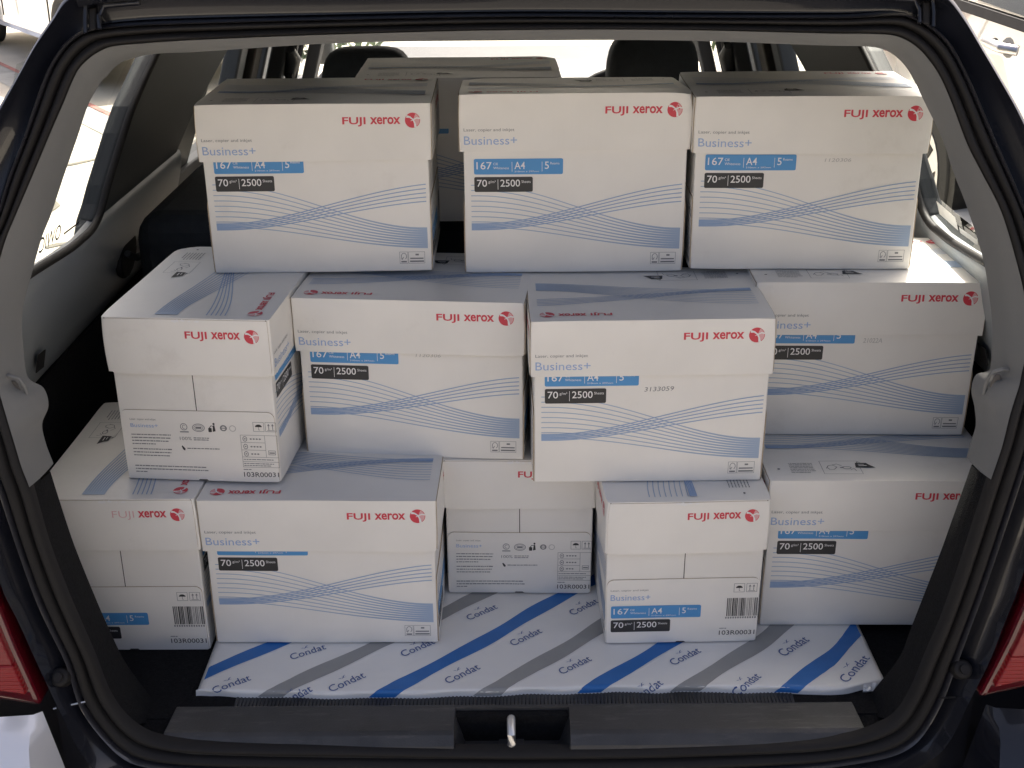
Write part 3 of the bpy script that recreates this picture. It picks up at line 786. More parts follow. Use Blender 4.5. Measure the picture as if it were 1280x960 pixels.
# lower corners of the body: gap line, bump stops, tail lights, bumper
for i in (0, 2):
    a, b = Vector(LINES[i]), Vector(LINES[i+1])
    tube('panel_joint', [a + Vector((0, -.006, 0)), mix(a, b, .5) + Vector((0, -.002, 0)), b + Vector((0, .002, 0))], .0011, M['chrome'] if i == 0 else M['seal'], car, seg=6)
for p in BUMPSTOPS:
    p = Vector(p); d = Vector((0, -.8, .6)).normalized()
    k = tube('bump_stop', [p + d*-.01, p + d*.008, p + d*.011], .0115, M['seal'], car, seg=18, rads=[.0115, .0115, .009])
    bevel(k, .002, 2)
    tube('stop_button', [p + d*.010, p + d*.0145], .0052, M['seal'], k, seg=12)
for tbl in (LIGHT_LEFT, LIGHT_RIGHT):
    P_ = [Vector(p) for p in tbl]
    c = sum(P_, Vector())/len(P_)
    hs = prism('tail_light', [p + Vector((0, .004, 0)) for p in P_], (0, .06, 0), M['lens_dark'], car, bev=.005)
    lens = [c + (p-c)*.80 + Vector((0, -.006, 0)) for p in P_]
    # lower bright red part and the paler upper part
    zc = min(p.z for p in P_) + .062
    def clip(poly, keep_below):
        out = []
        for i in range(len(poly)):
            p, q = poly[i], poly[(i+1) % len(poly)]
            ip = (p.z <= zc) == keep_below
            iq = (q.z <= zc) == keep_below
            if ip: out.append(p)
            if ip != iq:
                t = (zc-p.z)/(q.z-p.z); out.append(mix(p, q, t))
        return out
    prism('red_lens', clip(lens, True), (0, .02, 0), M['lens_red'], hs, bev=.002)
    prism('pale_lens', clip(lens, False), (0, .02, 0), M['lens_pink'], hs, bev=.002)
# bumper: wraps the corner, its upper shoulder leans back to the sky
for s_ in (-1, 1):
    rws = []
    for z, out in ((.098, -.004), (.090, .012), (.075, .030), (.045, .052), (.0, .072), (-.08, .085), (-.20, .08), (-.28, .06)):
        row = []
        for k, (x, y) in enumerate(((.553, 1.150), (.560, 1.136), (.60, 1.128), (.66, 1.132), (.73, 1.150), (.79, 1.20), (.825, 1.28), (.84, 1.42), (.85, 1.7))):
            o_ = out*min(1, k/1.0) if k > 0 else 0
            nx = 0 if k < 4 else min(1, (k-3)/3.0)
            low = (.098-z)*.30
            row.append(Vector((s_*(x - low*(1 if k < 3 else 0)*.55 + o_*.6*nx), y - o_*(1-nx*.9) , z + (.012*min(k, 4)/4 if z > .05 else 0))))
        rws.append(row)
    bp = loft('bumper_corner', rws, [M['paint'] if s_ > 0 else M['pale_silver']], car, auto=60, flip=(s_ < 0))  # left corner pale silver, right corner navy black
for s_ in (-1, 1):
    box_obj('rear_panel', (min(s_*.535, s_*.83), 1.215, -.33), (max(s_*.535, s_*.83), 1.24, .10), M['paint'], car, .01)
lowr = []
for z, y in ((-.05, 1.20), (-.056, 1.155), (-.07, 1.10), (-.09, 1.075), (-.25, 1.07)):
    lowr.append([Vector((x, y + .012*(x/.5)**2, z)) for x in [(-.56 + 1.12*i/24) for i in range(25)]])
low = [p for p in C_out if p.z < .112]
n_low = len(C_out)
left_low = [p for p in C_out[:n_low//2] if p.z < .112][::-1]; right_low = [p for p in C_out[n_low//2:] if p.z < .112][::-1]
arc = left_low + right_low
loft('rear_valance', [[away(p, .018) for p in arc], [Vector((p.x, 1.165, -.32)) for p in arc]], [M['paint']], car, auto=60)
loft('bumper_middle', lowr, [M['paint']], car, auto=60)

# ---- interior side walls, pillars, glass (mirror images)
def wallp(y, z, s_, off=0.0): return Vector((s_*(Wz(z)+off), y, z))
WIN_EDGE = [(2.12,.800),(2.03,.752),(1.989,.731),(1.891,.669),(1.858,.634),(1.805,.566),(1.790,.540),(1.773,.522),(1.745,.5125),(1.70,.511),(1.648,.512),(1.512,.524),(1.42,.530)]
for s_ in (-1, 1):
    # belt panel under the quarter window
    rws = []
    for z, inn in ((.530, 0.0), (.522, .003), (.508, .006), (.49, .008), (.46, .008), (.42, .006), (.37, .002), (.335, -.004), (.328, -.016)):
        rws.append([Vector((s_*(Wz(z)-inn), y, z + (0 if z > .51 else 0))) for y in (1.30, 1.40, 1.5, 1.6, 1.7, 1.8, 1.9, 2.0, 2.1, 2.2, 2.28)])
    # top row follows the lower window edge
    def zedge(y):
        for (y1, z1), (y0, z0) in zip(WIN_EDGE[7:], WIN_EDGE[8:]):
            if y0 <= y <= y1: return z0+(z1-z0)*(y-y0)/(y1-y0)
        return .53 if y < 1.5 else .522
    for i, y in enumerate((1.30, 1.40, 1.5, 1.6, 1.7, 1.8, 1.9, 2.0, 2.1, 2.2, 2.28)):
        ze = zedge(y); rws[0][i] = Vector((s_*(Wz(ze)+.012), y, ze)); rws[1][i] = Vector((s_*Wz(ze-.003), y, ze-.003))
    loft('belt_panel', rws, [M['belt_plastic']], car, auto=60)
    # a small light / hook well in the panel
    q = wallp(1.962, .409, s_, -.012)
    cup = [Vector((q.x, q.y + .050*math.cos(a*.449), q.z + .032*math.sin(a*.449) + .012*math.cos(a*.449))) for a in range(14)]
    hookw = prism('cargo_hook', cup, (s_*.012, 0, 0), M['seal'], car, bev=.004)
    tube('hook_bar', [q + Vector((-s_*.006, .03, -.012)), q + Vector((-s_*.012, .0, -.006)), q + Vector((-s_*.006, -.03, .010))], .006, M['dark_trim'], hookw, seg=8)
    prism('panel_clip', [wallp(y, z, s_, -.0105) for y, z in ((1.535, .395), (1.565, .392), (1.565, .365), (1.535, .368))], (-s_*.002, 0, 0), M['seal'], car, bev=.001)
    # C pillar trim
    cp = [wallp(y, z, s_, .0) for y, z in ([(1.763,.470)] + WIN_EDGE[7:4:-1] + WIN_EDGE[4:0:-1] + [(2.12,.800),(2.13,.84),(2.95,.84),(2.84,.76),(2.604,.656),(2.36,.572),(2.27,.520),(2.20,.470),(2.12,.42),(1.95,.44)])]
    prism('pillar_trim', cp, (s_*.03, 0, 0), mat('black_pillar_plastic', (.030, .034, .037), .6, spec=.3, bump=.15, bump_scale=600) if s_ < 0 else bpy.data.materials['black_pillar_plastic'], car, bev=.006, seg=3)
    # window gasket and the quarter glass
    gk = [wallp(y, z, s_, -.004) for y, z in WIN_EDGE]
    tube('window_gasket', catmull(gk, 4), .006, M['seal'], car, seg=8)
    qg = [wallp(y, z, s_, .012) for y, z in WIN_EDGE] + [wallp(1.36, .60, s_, .012), wallp(1.42, .80, s_, .012)]
    gl = link_mesh('quarter_window', qg, [tuple(range(len(qg)))], [M['glass']], parent=car)
    # stickers on the glass: dark lettering at the left (seen from behind, so mirrored), a pale label at the right
    if s_ < 0:
        vs, fs, xa, xb, ya, yb = text_geo('OWIC', .004)
        P0, P1 = wallp(1.556, .532, s_, .0085), wallp(1.640, .530, s_, .0085)
        u = (P1-P0); hgt = .022
        pv = [P0 + u*((xb-x)/(xb-xa)) + Vector((0, 0, (y-ya)/(yb-ya)*hgt)) + Vector((s_*-.26*((y-ya)/(yb-ya)*hgt), 0, 0)) for x, y in vs]
        link_mesh('window_lettering', pv, fs, [M['seal']], parent=gl)
        link_mesh('window_lettering', [wallp(1.655, .5305, s_, .0085), wallp(1.72, .529, s_, .0085), wallp(1.72, .532, s_, .0085), wallp(1.655, .5335, s_, .0085)], [(0,1,2,3)], [M['seal']], parent=gl)
    else:
        link_mesh('window_label', [wallp(1.655, .527, s_, .0085), wallp(1.735, .530, s_, .0085), wallp(1.742, .548, s_, .0085), wallp(1.662, .545, s_, .0085)], [(0,1,2,3)], [M['headliner']], parent=gl)
        link_mesh('window_label', [wallp(1.575, .528, s_, .0085), wallp(1.648, .526, s_, .0085), wallp(1.650, .534, s_, .0085), wallp(1.577, .536, s_, .0085)], [(0,1,2,3)], [M['headliner']], parent=gl)
    # cant rail and roof edge above the glass
    prism('cant_rail', [wallp(1.47, .775, s_), wallp(3.6, .775, s_), (s_*.47, 3.4, .872), (s_*.455, 1.47, .868)], (s_*.004, 0, .02), M['headliner'], car)
    # rear door: window, frame strip, belt
    prism('door_trim', [wallp(2.22, -.05, s_, .002), wallp(4.2, -.05, s_, .002), wallp(4.2, .37, s_, .002), wallp(2.44, .462, s_, .002), wallp(2.22, .468, s_, .002)], (s_*.06, 0, 0), M['dark_trim'], car, bev=.006)
    prism('door_frame', [wallp(2.27, .45, s_, .012), wallp(2.42, .45, s_, .012), wallp(2.66, .80, s_, .012), wallp(2.50, .80, s_, .012)], (s_*.02, 0, 0), M['dark_trim'], car, bev=.004)
    link_mesh('door_window', [wallp(2.40, .44, s_, .030), wallp(2.86, .42, s_, .030), wallp(2.86, .80, s_, .030), wallp(2.62, .80, s_, .030)], [(0,1,2,3)], [M['glass']], parent=car)
    # B pillar strips: frame, rubber, lining, broad panel
    for y0, y1, off, k in ((2.752, 2.83, .006, 'dark_trim'), (2.832, 2.90, .016, 'seal'), (2.902, 2.985, -.002, 'trim_mid'), (2.987, 3.03, .004, 'seal'), (3.032, 3.12, -.055, 'dark_trim'), (3.125, 3.26, .006, 'dark_trim'), (3.78, 3.84, .008, 'seal'), (3.842, 3.93, -.045, 'trim_mid')):
        if k == 'trim_mid' and 'trim_mid' not in M: M['trim_mid'] = mat('grey_brown_lining', (.045, .041, .037), .7, bump=.15, bump_scale=500)
        lean = .10
        prism('door_pillar', [wallp(y0-.04, .33, s_, off), wallp(y1-.04, .33, s_, off), wallp(y1+lean, .84, s_, off), wallp(y0+lean, .84, s_, off)], (s_*.04, 0, 0), M[k], car, bev=.006, seg=3)
    link_mesh('door_window', [wallp(3.06, .41, s_, .030), wallp(4.20, .38, s_, .030), wallp(3.84, .80, s_, .030), wallp(3.06, .80, s_, .030)], [(0,1,2,3)], [M['glass']], parent=car)
    # seat belt with its guide
    tube('seat_belt', [wallp(3.09, .80, s_, -.062), wallp(3.10, .62, s_, -.066), wallp(3.10, .52, s_, -.072), wallp(3.06, .38, s_, -.07)], .012, M['belt'], car, seg=6)
    bg_ = tube('belt_guide', [wallp(3.07, .60, s_, -.064), wallp(3.09, .575, s_, -.072), wallp(3.11, .53, s_, -.068)], .024, M['dark_trim'], car, seg=12, rads=[.012, .020, .014])
# roof, headliner, tailgate, windscreen, dashboard
def roof_z(y): return .905 - .02*((y-2.2)/1.2)**2
rows = [[Vector((x, y, roof_z(y) - .03*(abs(x)/.475)**3)) for x in [(-.475 + .95*i/16) for i in range(17)]] for y in (1.385, 1.6, 1.9, 2.2, 2.6, 3.0, 3.4)]
rf = loft('roof', rows, [M['headliner'], M['paint']], car, auto=60)
md = rf.modifiers.new('solid', 'SOLIDIFY'); md.thickness = .035; md.offset = 1; md.material_offset = 1; md.material_offset_rim = 1
# raised hatch
tg = prism('hatch', [(-.50, 1.40, .915), (.50, 1.40, .915), (.58, .78, 1.62), (.55, .60, 1.86), (-.55, .60, 1.86), (-.58, .78, 1.62)], (0, .02, .045), M['paint'], car, bev=.010, seg=3)
link_mesh('hatch_lining', [(-.46, 1.345, .960), (.46, 1.345, .960), (.52, .775, 1.605), (.49, .62, 1.815), (-.49, .62, 1.815), (-.52, .775, 1.605)], [(0,1,2,3,4,5)], [M['dark_trim']], parent=tg)
# windscreen and its pillars
link_mesh('windscreen', [(-.50, 3.42, .86), (.50, 3.42, .86), (.62, 4.30, .40), (-.62, 4.30, .40)], [(0,1,2,3)], [M['glass']], parent=car)
for s_ in (-1, 1):
    prism('windscreen_pillar', [(s_*.50, 3.38, .88), (s_*.555, 3.38, .88), (s_*.68, 4.36, .38), (s_*.62, 4.36, .38)], (0, .04, .02), M['dark_trim'], car)
db = [[Vector((x, y, z)) for x in (-.66, -.3, 0, .3, .66)] for y, z in ((3.74, .10), (3.72, .24), (3.78, .33), (3.95, .355), (4.40, .36))]
loft('dashboard', db, [M['dark_trim']], car, auto=60)
box_obj('bonnet', (-.70, 4.35, .02), (.70, 5.15, .345), M['paint'], car, .06, 4)
# rear seat back, folded low under the back row of cartons
rs = box_obj('rear_seat', (-.62, 1.90, .02), (.62, 2.36, .4895), M['cloth'], car, .045, 4)
for s_ in (-1, 1):
    seat = thing('front_seat', '', '', (0, 0, 0)); del seat['label']; del seat['category']
    seat.parent = car
    X = .345*s_; drop = -.028 if s_ < 0 else 0.0
    b_ = box_obj('seat_back', (X-.235, 2.98, -.12), (X+.235, 3.10, .475), M['cloth'], seat, .05, 4)
    # head restraint: soft block, narrower to the top
    v = []; f = []
    L_ = [(.455, .085, .045), (.475, .108, .055), (.52, .114, .06), (.58, .112, .058), (.622, .100, .050), (.640, .078, .034), (.645, .04, .016)]
    n = 24
    for z, hx, hy in L_:
        for k in range(n):
            a = 2*math.pi*k/n; c, d = math.cos(a), math.sin(a)
            e = .45
            v.append((X + hx*math.copysign(abs(c)**e, c), 2.985 + hy*math.copysign(abs(d)**e, d), z + drop))
    for i in range(len(L_)-1):
        for k in range(n): f.append((i*n+k, i*n+(k+1)%n, (i+1)*n+(k+1)%n, (i+1)*n+k))
    f.append(tuple(range(n))[::-1]); f.append(tuple((len(L_)-1)*n+k for k in range(n)))
    hr = link_mesh('headrest', v, f, [M['cloth']], parent=seat, auto=70)
    md = hr.modifiers.new('sub', 'SUBSURF'); md.levels = md.render_levels = 1
    for dx in (-.05, .05): tube('headrest_post', [(X+dx, 3.03, .44), (X+dx, 2.99, .50)], .006, M['chrome'], seat, seg=8)
# steering wheel on the right, red and white tag hanging ahead of the left seat
tube('steering_wheel', [Vector((.345 + .185*math.cos(a*math.pi/20), 3.62 + .06*math.sin(a*math.pi/20), .285 + .165*math.sin(a*math.pi/20))) for a in range(41)], .015, M['seal'], car, seg=10, cap=False)
# things parented to the car keep their world place
for o in set(bpy.data.objects) - car_parts_start:
    if o.parent == car:
        o.location = o.location - CO
# ================================================================ THE CARTONS
LW, LD, LH = 0.311, 0.2167, 0.0756            # lid outside
BW, BD, BH = 0.3018, 0.2075, 0.2265           # body outside (long face, short face, height under the lid top)
rnd = random.Random(5)

class Board:
    """one mesh made of board panels and the artwork printed on them"""
    def __init__(s): s.v = []; s.f = []; s.m = []
    def panel(s, org, ux, uy, w, h, m_='board', step=0.02, hole=None):
        org, ux, uy = Vector(org), Vector(ux), Vector(uy)
        n, k = max(1, round(w/step)), max(1, round(h/step))
        b = len(s.v)
        for j in range(k+1):
            for i in range(n+1):
                s.v.append(org + ux*(w*i/n) + uy*(h*j/k))
        for j in range(k):
            for i in range(n):
                a = b+j*(n+1)+i
                s.f.append((a, a+1, a+n+2, a+n+1)); s.m.append(MI[m_])
    def art(s, pr, org, ux, uy):
        org, ux, uy = Vector(org), Vector(ux), Vector(uy)
        nn = ux.cross(uy); b = len(s.v)
        s.v += [org + ux*(x/1000) + uy*(y/1000) + nn*(h/1000) for x, y, h in pr.v]
        s.f += [tuple(i+b for i in f) for f in pr.f]; s.m += pr.m
    def round_edges(s, w):
        """weld the panels made so far and round the 90 degree folds"""
        bm = bmesh.new()
        vs = [bm.verts.new(v) for v in s.v]
        for f, m_ in zip(s.f, s.m):
            bm.faces.new([vs[i] for i in f]).material_index = m_
        bmesh.ops.remove_doubles(bm, verts=bm.verts, dist=1e-5)
        bmesh.ops.recalc_face_normals(bm, faces=bm.faces)
        ed = [e for e in bm.edges if len(e.link_faces) == 2 and e.calc_face_angle(0) > 1.0]
        bmesh.ops.bevel(bm, geom=ed, offset=w, segments=2, profile=0.5, affect='EDGES', clamp_overlap=True)
        bm.verts.index_update()
        s.v = [v.co.copy() for v in bm.verts]
        s.f = [tuple(v.index for v in f.verts) for f in bm.faces]
        s.m = [f.material_index for f in bm.faces]
        bm.free()
    def flap(s, x0, y0, x1, y1, rb, rt, org, ux, uy, t, m_='board'):
        """a separate flap of board glued on a face: rounded outline in mm, thickness t mm, brown cut edge"""
        org, ux, uy = Vector(org), Vector(ux), Vector(uy); nn = ux.cross(uy)
        rm = max(rb, rt)
        xs = [x0+rm*(1-math.cos(R(90*k/5))) for k in range(6)]
        mid = [x0+rm+(x1-x0-2*rm)*k/14 for k in range(1, 14)]
        xs = xs + mid + [x1-(v-x0) for v in reversed(xs)]
        def cut(x, r):
            d = min(x-x0, x1-x)
            return 0 if d >= r else r-math.sqrt(max(0, r*r-(r-d)**2))
        K = 6; b = len(s.v); n = len(xs)
        P = lambda x, y, h: org+ux*(x/1000)+uy*(y/1000)+nn*(h/1000)
        for x in xs:
            lo, hi = y0+cut(x, rb), y1-cut(x, rt)
            for k in range(K+1): s.v.append(P(x, lo+(hi-lo)*k/K, t))
        q = lambda i, k: b+i*(K+1)+k
        for i in range(n-1):
            for k in range(K): s.f.append((q(i,k), q(i+1,k), q(i+1,k+1), q(i,k+1))); s.m.append(MI[m_])
        rim = [q(i,0) for i in range(n)] + [q(n-1,k) for k in range(1,K+1)] + [q(i,K) for i in range(n-2,-1,-1)] + [q(0,k) for k in range(K-1,0,-1)]
        b2 = len(s.v); s.v += [s.v[i]-nn*(t/1000) for i in rim]; L = len(rim)
        for i in range(L):
            s.f.append((rim[(i+1)%L], rim[i], b2+i, b2+(i+1)%L)); s.m.append(MI['board_edge'])

# ---- artwork
def art_body_long():
    p = Print()
    p.waves()
    p.banner(13.6, 139.2, 160.6, 121, 115.2, 135.8, 79.5)
    p.fsc(257.5, 11)
    return p

def art_body_text():
    p = Print(); r = random.Random(2)
    p.heading(13.5, 50, 86.8, 76.5, 2.6, 5.4)
    p.lines(13, 66, [66, 61.5, 57, 52.5], 1.5, 'ink_grey', r)
    p.lines(13, 66.5, [45, 40.2, 35.6], 1.5, 'ink_grey', r, last=.9)
    p.lines(12.5, 111, [20, 15.4], 1.5, 'ink_grey', r, last=1.0); p.lines(12.5, 38, [11], 1.5, 'ink_grey', r)
    p.ring(84.5, 78.5, 4.4, 4.6, .9, 'ink_grey'); p.ring(84.5, 78.5, 1.8, 2.6, .7, 'ink_grey', a0=40, a1=300); p.rect(78.8, 70.4, 90.4, 72, 'ink_grey')
    p.ring(104, 77.5, 8, 5.4, .9, 'ink_grey'); p.ring(104, 77.5, 6, 3.7, .6, 'ink_grey'); p.rect(100, 76, 108, 79, 'ink_grey')
    p.rrect(117, 71.6, 121.6, 77.6, 1, 'ink_black'); p.poly([(122.6,72),(126.6,73),(125.6,82.6),(123.6,80)], 'ink_black'); p.disc(124.8, 83.4, 1.5, 1.5, 'ink_black', n=10); p.ribbon([(118.6,77.6),(121,80.6),(124,80)], 1.0, 'ink_black')
    p.disc(137.4, 77.6, 4.7, 4.4, 'ink_grey'); p.disc(137.4, 77.6, 2.7, 2.5, 'board', .3); p.rect(134, 77, 141, 78.4, 'ink_grey', .36)
    p.ring(149.6, 77.4, 4.0, 4.0, 1.0, 'ink_faint')
    p.text('100%', 77.5, 59.4, 4.6, 'ink_grey', x1=93.5); p.lines(96, 117, [62.8, 60], 1.3, 'ink_grey', r, last=1)
    p.poly([(78.6,50.6),(80,51.4),(83.6,46.8),(82.8,44),(80.4,45.6)], 'ink_black'); p.lines(86, 129, [47.4], 1.4, 'ink_grey', r, last=1)
    p.keep_dry(177, 73.8); p.this_way_up(193, 73.8)
    p.outline(158.5, 22, 207.3, 68.6, .5, 'ink_grey')
    p.rect(190.6, 36.6, 191.1, 68.2, 'ink_grey')
    for y in (57.6, 46.8, 36.6, 30): p.rect(159, y, 190.6 if y > 40 else 207, y+.5, 'ink_grey')
    for y in (63, 52, 41.4):
        p.ring(164.4, y, 2.6, 3.4, .9, 'ink_grey'); p.rect(163.4, y-.8, 165.4, y+.9, 'ink_grey')
        for k in range(4 if y > 45 else 3): p.disc(172.2+4*k, y, 1.6, 1.1, 'ink_grey', n=8)
    p.outline(194, 40.6, 203.6, 47, .7, 'ink_grey'); p.rect(195.4, 42.6, 202.4, 44.4, 'ink_grey')
    p.lines(160, 200, [33.4, 27.4, 24.6], 1.2, 'ink_grey', r, last=.9)
    p.lines(158.4, 169, [18.6], 1.2, 'ink_grey', r, last=1)
    p.text('103R00031', 158.3, 8.0, 6.8, 'ink_black', x1=205.4, bold=.004)
    return p

def art_body_code():
    p = Print(); r = random.Random(9)
    p.heading(6.6, 60, 83.6, 69.2, 2.6, 9.0)
    p.banner(7.4, 41, 60.4, 121.5, 18.8, 38.2, 80.6)
    p.keep_dry(171.6, 79); p.this_way_up(188.4, 79)
    x = 163.8
    while x < 204.5:
        w = r.choice([.5, .5, .9, 1.3, 1.8]); p.rect(x, 41.5, min(x+w, 205), 70, 'ink_black'); x += w+r.choice([.6, .6, 1.0, 1.4])
    for k in range(13): p.rect(162.6+3.3*k, 37.6, 162.6+3.3*k+1.9, 40.4, 'ink_grey')
    p.lines(155.4, 166, [22], 1.2, 'ink_grey', r, last=1)
    p.text('103R00031', 155.4, 11.4, 7.0, 'ink_black', x1=204, bold=.004)
    return p

def art_lid_long():
    p = Print()     # v measured up from the lid's lower edge
    H = LH*1000
    p.logo(194.5, 271, H-26.8, 9.4, 287, H-22, 10.1)
    p.heading(6.2, 77, H-48.4, H-66.2, 3.9, 11.2)
    return p

def art_lid_short(rubbed=False):
    p = Print(); H = LH*1000
    p.logo(107.5, 178, H-26.4, 9.6, 192.3, H-22.6, 9.4, rubbed)
    return p

def art_lid_top():
    p = Print(); r = random.Random(4)
    p.waves(3, 34)
    p.logo(206, 275, 189, 8.8, 289, 193, 9.5)
    p.disc(17.5, 32.4, 2.0, 1.6, 'ink_black', n=8)
    p.lines(33, 67, [49, 44.6, 40.2, 35.8, 31.4, 27, 22.6], 1.3, 'ink_grey', r, last=.8)
    p.outline(76, 18, 128, 56, .5, 'ink_grey')
    p.ribbon([(82,34),(86,42),(92,44),(97,38),(92,31),(86,30),(84,36)], 1.0, 'ink_grey')
    p.ribbon([(92,44),(98,47),(104,42)], .9, 'ink_grey'); p.ring(110, 36, 5.6, 3.4, 1.1, 'ink_grey'); p.ribbon([(101,36),(106,38)], 2.2, 'ink_grey')
    p.ribbon([(114,30),(119,34),(121,27)], .9, 'ink_grey')
    p.poly([(122,36.5),(149,36.5),(143,43),(139,50),(124,50)], 'ink_black', .3)
    p.rect(127, 41, 138, 42.4, 'ink_white', .42); p.rect(127, 45, 135, 46.2, 'ink_white', .42)
    p.ribbon([(126,50),(128,54),(131,50.5)], 1.0, 'ink_black')
    return p

def build_body():
    b = Board(); w, d, h = BW, BD, 0.2140
    F = {'front': ((-w/2,-d/2,0),(1,0,0)), 'back': ((w/2,d/2,0),(-1,0,0)), 'left': ((-w/2,d/2,0),(0,-1,0)), 'right': ((w/2,-d/2,0),(0,1,0))}
    up = (0,0,1)
    for k, (o, u) in F.items():
        b.panel(o, u, up, w if k in ('front','back') else d, h)
    b.panel((-w/2,d/2,0),(1,0,0),(0,-1,0), w, d); b.panel((-w/2,-d/2,h),(1,0,0),(0,1,0), w, d)
    b.round_edges(0.0016)
    A = art_body_long()
    for k in ('front', 'back'): b.art(A, F[k][0], F[k][1], up)
    for k in ('left', 'right'):           # the slit where the two inner end flaps meet
        sl = Print(); sl.rect(BD*500-.5, 101, BD*500+.6, 175, 'slit', .25); b.art(sl, F[k][0], F[k][1], up)
    return b, F

def end_panel(kind):
    b = Board(); w, d = BW, BD
    o, u = ((-w/2,d/2,0),(0,-1,0)) if kind == 'text' else ((w/2,-d/2,0),(0,1,0))
    b.flap(1.6, .4, BD*1000-1.6, 101, 2, 9, o, u, (0,0,1), 1.5)
    nn = Vector(u).cross(Vector((0,0,1)))
    b.art(art_body_text() if kind == 'text' else art_body_code(), Vector(o)+nn*0.0015, u, (0,0,1))
    sh = Print()                          # the little finger notch in the lower edge
    sh.poly([(96,0.6),(110,0.6),(108,2.4),(98,2.4)], 'slit', .3)
    b.art(sh, Vector(o)+nn*0.0015, u, (0,0,1))
    return b

def build_lid():
    b = Board(); w, d, h, t = LW, LD, LH, 0.0017
    up = (0,0,1)
    F = {'front': ((-w/2,-d/2,-h),(1,0,0)), 'back': ((w/2,d/2,-h),(-1,0,0)), 'left': ((-w/2,d/2,-h),(0,-1,0)), 'right': ((w/2,-d/2,-h),(0,1,0))}
    for k, (o, u) in F.items():
        b.panel(o, u, up, w if k in ('front','back') else d, h, step=0.0126)
    b.panel((-w/2,-d/2,0),(1,0,0),(0,1,0), w, d, step=0.0155)
    b.round_edges(0.0018)
    # inner skin and the cut lower edge
    for k, (o, u) in F.items():
        uu = Vector(u); nn = uu.cross(Vector(up)); L = (w if k in ('front','back') else d)
        oo = Vector(o)-nn*t+uu*t
        b.panel(oo+uu*(L-2*t), -uu, up, L-2*t, h-t)
        b.panel(Vector(o), -nn, uu, t, L, 'board_edge')
    b.panel((w/2-t,-d/2+t,-t),(-1,0,0),(0,1,0), w-2*t, d-2*t)
    A = art_lid_long(); S = art_lid_short()
    for k in ('front', 'back'): b.art(A, F[k][0], F[k][1], up)
    b.art(art_lid_top(), (-w/2,-d/2,.0005), (1,0,0), (0,1,0))
    cr = Print()                          # dark pinholes where the folds meet at the corners
    for k in ('left', 'right'):
        c = Print(); H = h*1000
        for x in (4.2, LD*1000-4.2): c.disc(x, H-2.0, 1.0, 1.5, 'slit', n=8)
        b.art(c, Vector(F[k][0]), F[k][1], up)
    return b, F, S

def lid_flap(F, S, side):
    b = Board(); o, u = F[side]; H = LH*1000
    b.flap(3.0, -1.2, LD*1000-3.0, H-1.5, 8, 1, o, u, (0,0,1), 1.1)
    nn = Vector(u).cross(Vector((0,0,1)))
    b.art(S, Vector(o)+nn*0.0011, u, (0,0,1))
    tear = Print(); r = random.Random(3 if side == 'left' else 8)      # scrap of tape torn off at the top fold
    for k in range(9):
        x, y, q = LD*500 + r.uniform(-16, 16), H-2.2 + r.uniform(-1.6, .6), r.uniform(1.0, 3.2)
        tear.poly([(x-q*1.6, y-q*.3), (x+q*.4, y-q*.8), (x+q*1.7, y+q*.1), (x+q*.2, y+q*.5)], 'ink_white', .3+.02*k)
    b.art(tear, Vector(o)+nn*0.0011, u, (0,0,1))
    return b

bodyB, bodyF = build_body(); lidB, lidF, lidS = build_lid()
endT, endC = end_panel('text'), end_panel('code')
flapL, flapR = lid_flap(lidF, lidS, 'left'), lid_flap(lidF, lidS, 'right')
flapL_rubbed = lid_flap(lidF, art_lid_short(True), 'right')      # half of its FUJI is torn off with a strip of tape
mats_box = [M[n] for n in BOX_MATS]

def warp_fn(seed, kind, lift=0.0, pitch=0.0):
    """every carton sits a little differently: faces bulge, edges wander, one lid rides up"""
    r = random.Random(seed)
    off = Vector((r.uniform(-9,9), r.uniform(-9,9), r.uniform(-9,9)))
    bul = r.uniform(.2, .7)/1000 if kind == 'body' else r.uniform(.3, .9)/1000
    crush = {(sx, sy, sz): r.choice([0, 0, .001, .0015, .0025, .004])*(1.0 if sz else .3) for sx in (-1, 1) for sy in (-1, 1) for sz in (0, 1)}
    def fn(p):
        q = Vector(p)
        w, d, h = (BW, BD, BH) if kind == 'body' else (LW, LD, LH)
        z01 = q.z/h if kind == 'body' else (q.z+h)/h
        fx, fy = q.x/(w/2), q.y/(d/2)
        bx, by = max(0, 1-fx*fx), max(0, 1-fy*fy); bz = max(0, 1-(2*z01-1)**2)
        if abs(fy) > .97: q.y += math.copysign(bul*bx*bz*1.6, fy)
        if abs(fx) > .97: q.x += math.copysign(bul*by*bz*1.2, fx)
        n = noise.noise_vector((Vector(p)+off)*7.0)
        q += Vector((n.x, n.y, n.z))*0.0009
        m_ = noise.noise_vector((Vector(p)+off)*2.6); q += Vector((m_.x, m_.y, m_.z*.5))*0.0014
        # knocked corners
        for (sx, sy, sz), a_ in crush.items():
            dd = ((abs(q.x-sx*w/2))**2 + (abs(q.y-sy*d/2))**2 + (abs(q.z-(sz*h if kind == 'body' else (sz-1)*h)))**2)**.5
            if dd < .030:
                k = (1-dd/.030)**1.6*a_
                q.x -= sx*k; q.y -= sy*k*.8; q.z -= (1 if sz else -1)*k*.6
        if kind == 'lid':
            top_ = max(0, (z01-.9)/.1)
            q.z += (noise.noise((Vector(p)+off)*5.0)-.15)*0.0022*bx*by*top_*1.4
            q.z += pitch*(-(q.y)/d)          # front up, back down
        # the edges themselves are not razor sharp
        return q
    return fn

def board_obj(name, bd, fn, parent, smooth_bevel=True):
    vs = [fn(v) for v in bd.v]
    o = link_mesh(name, vs, bd.f, mats_box, fmat=bd.m, parent=parent)
    return o

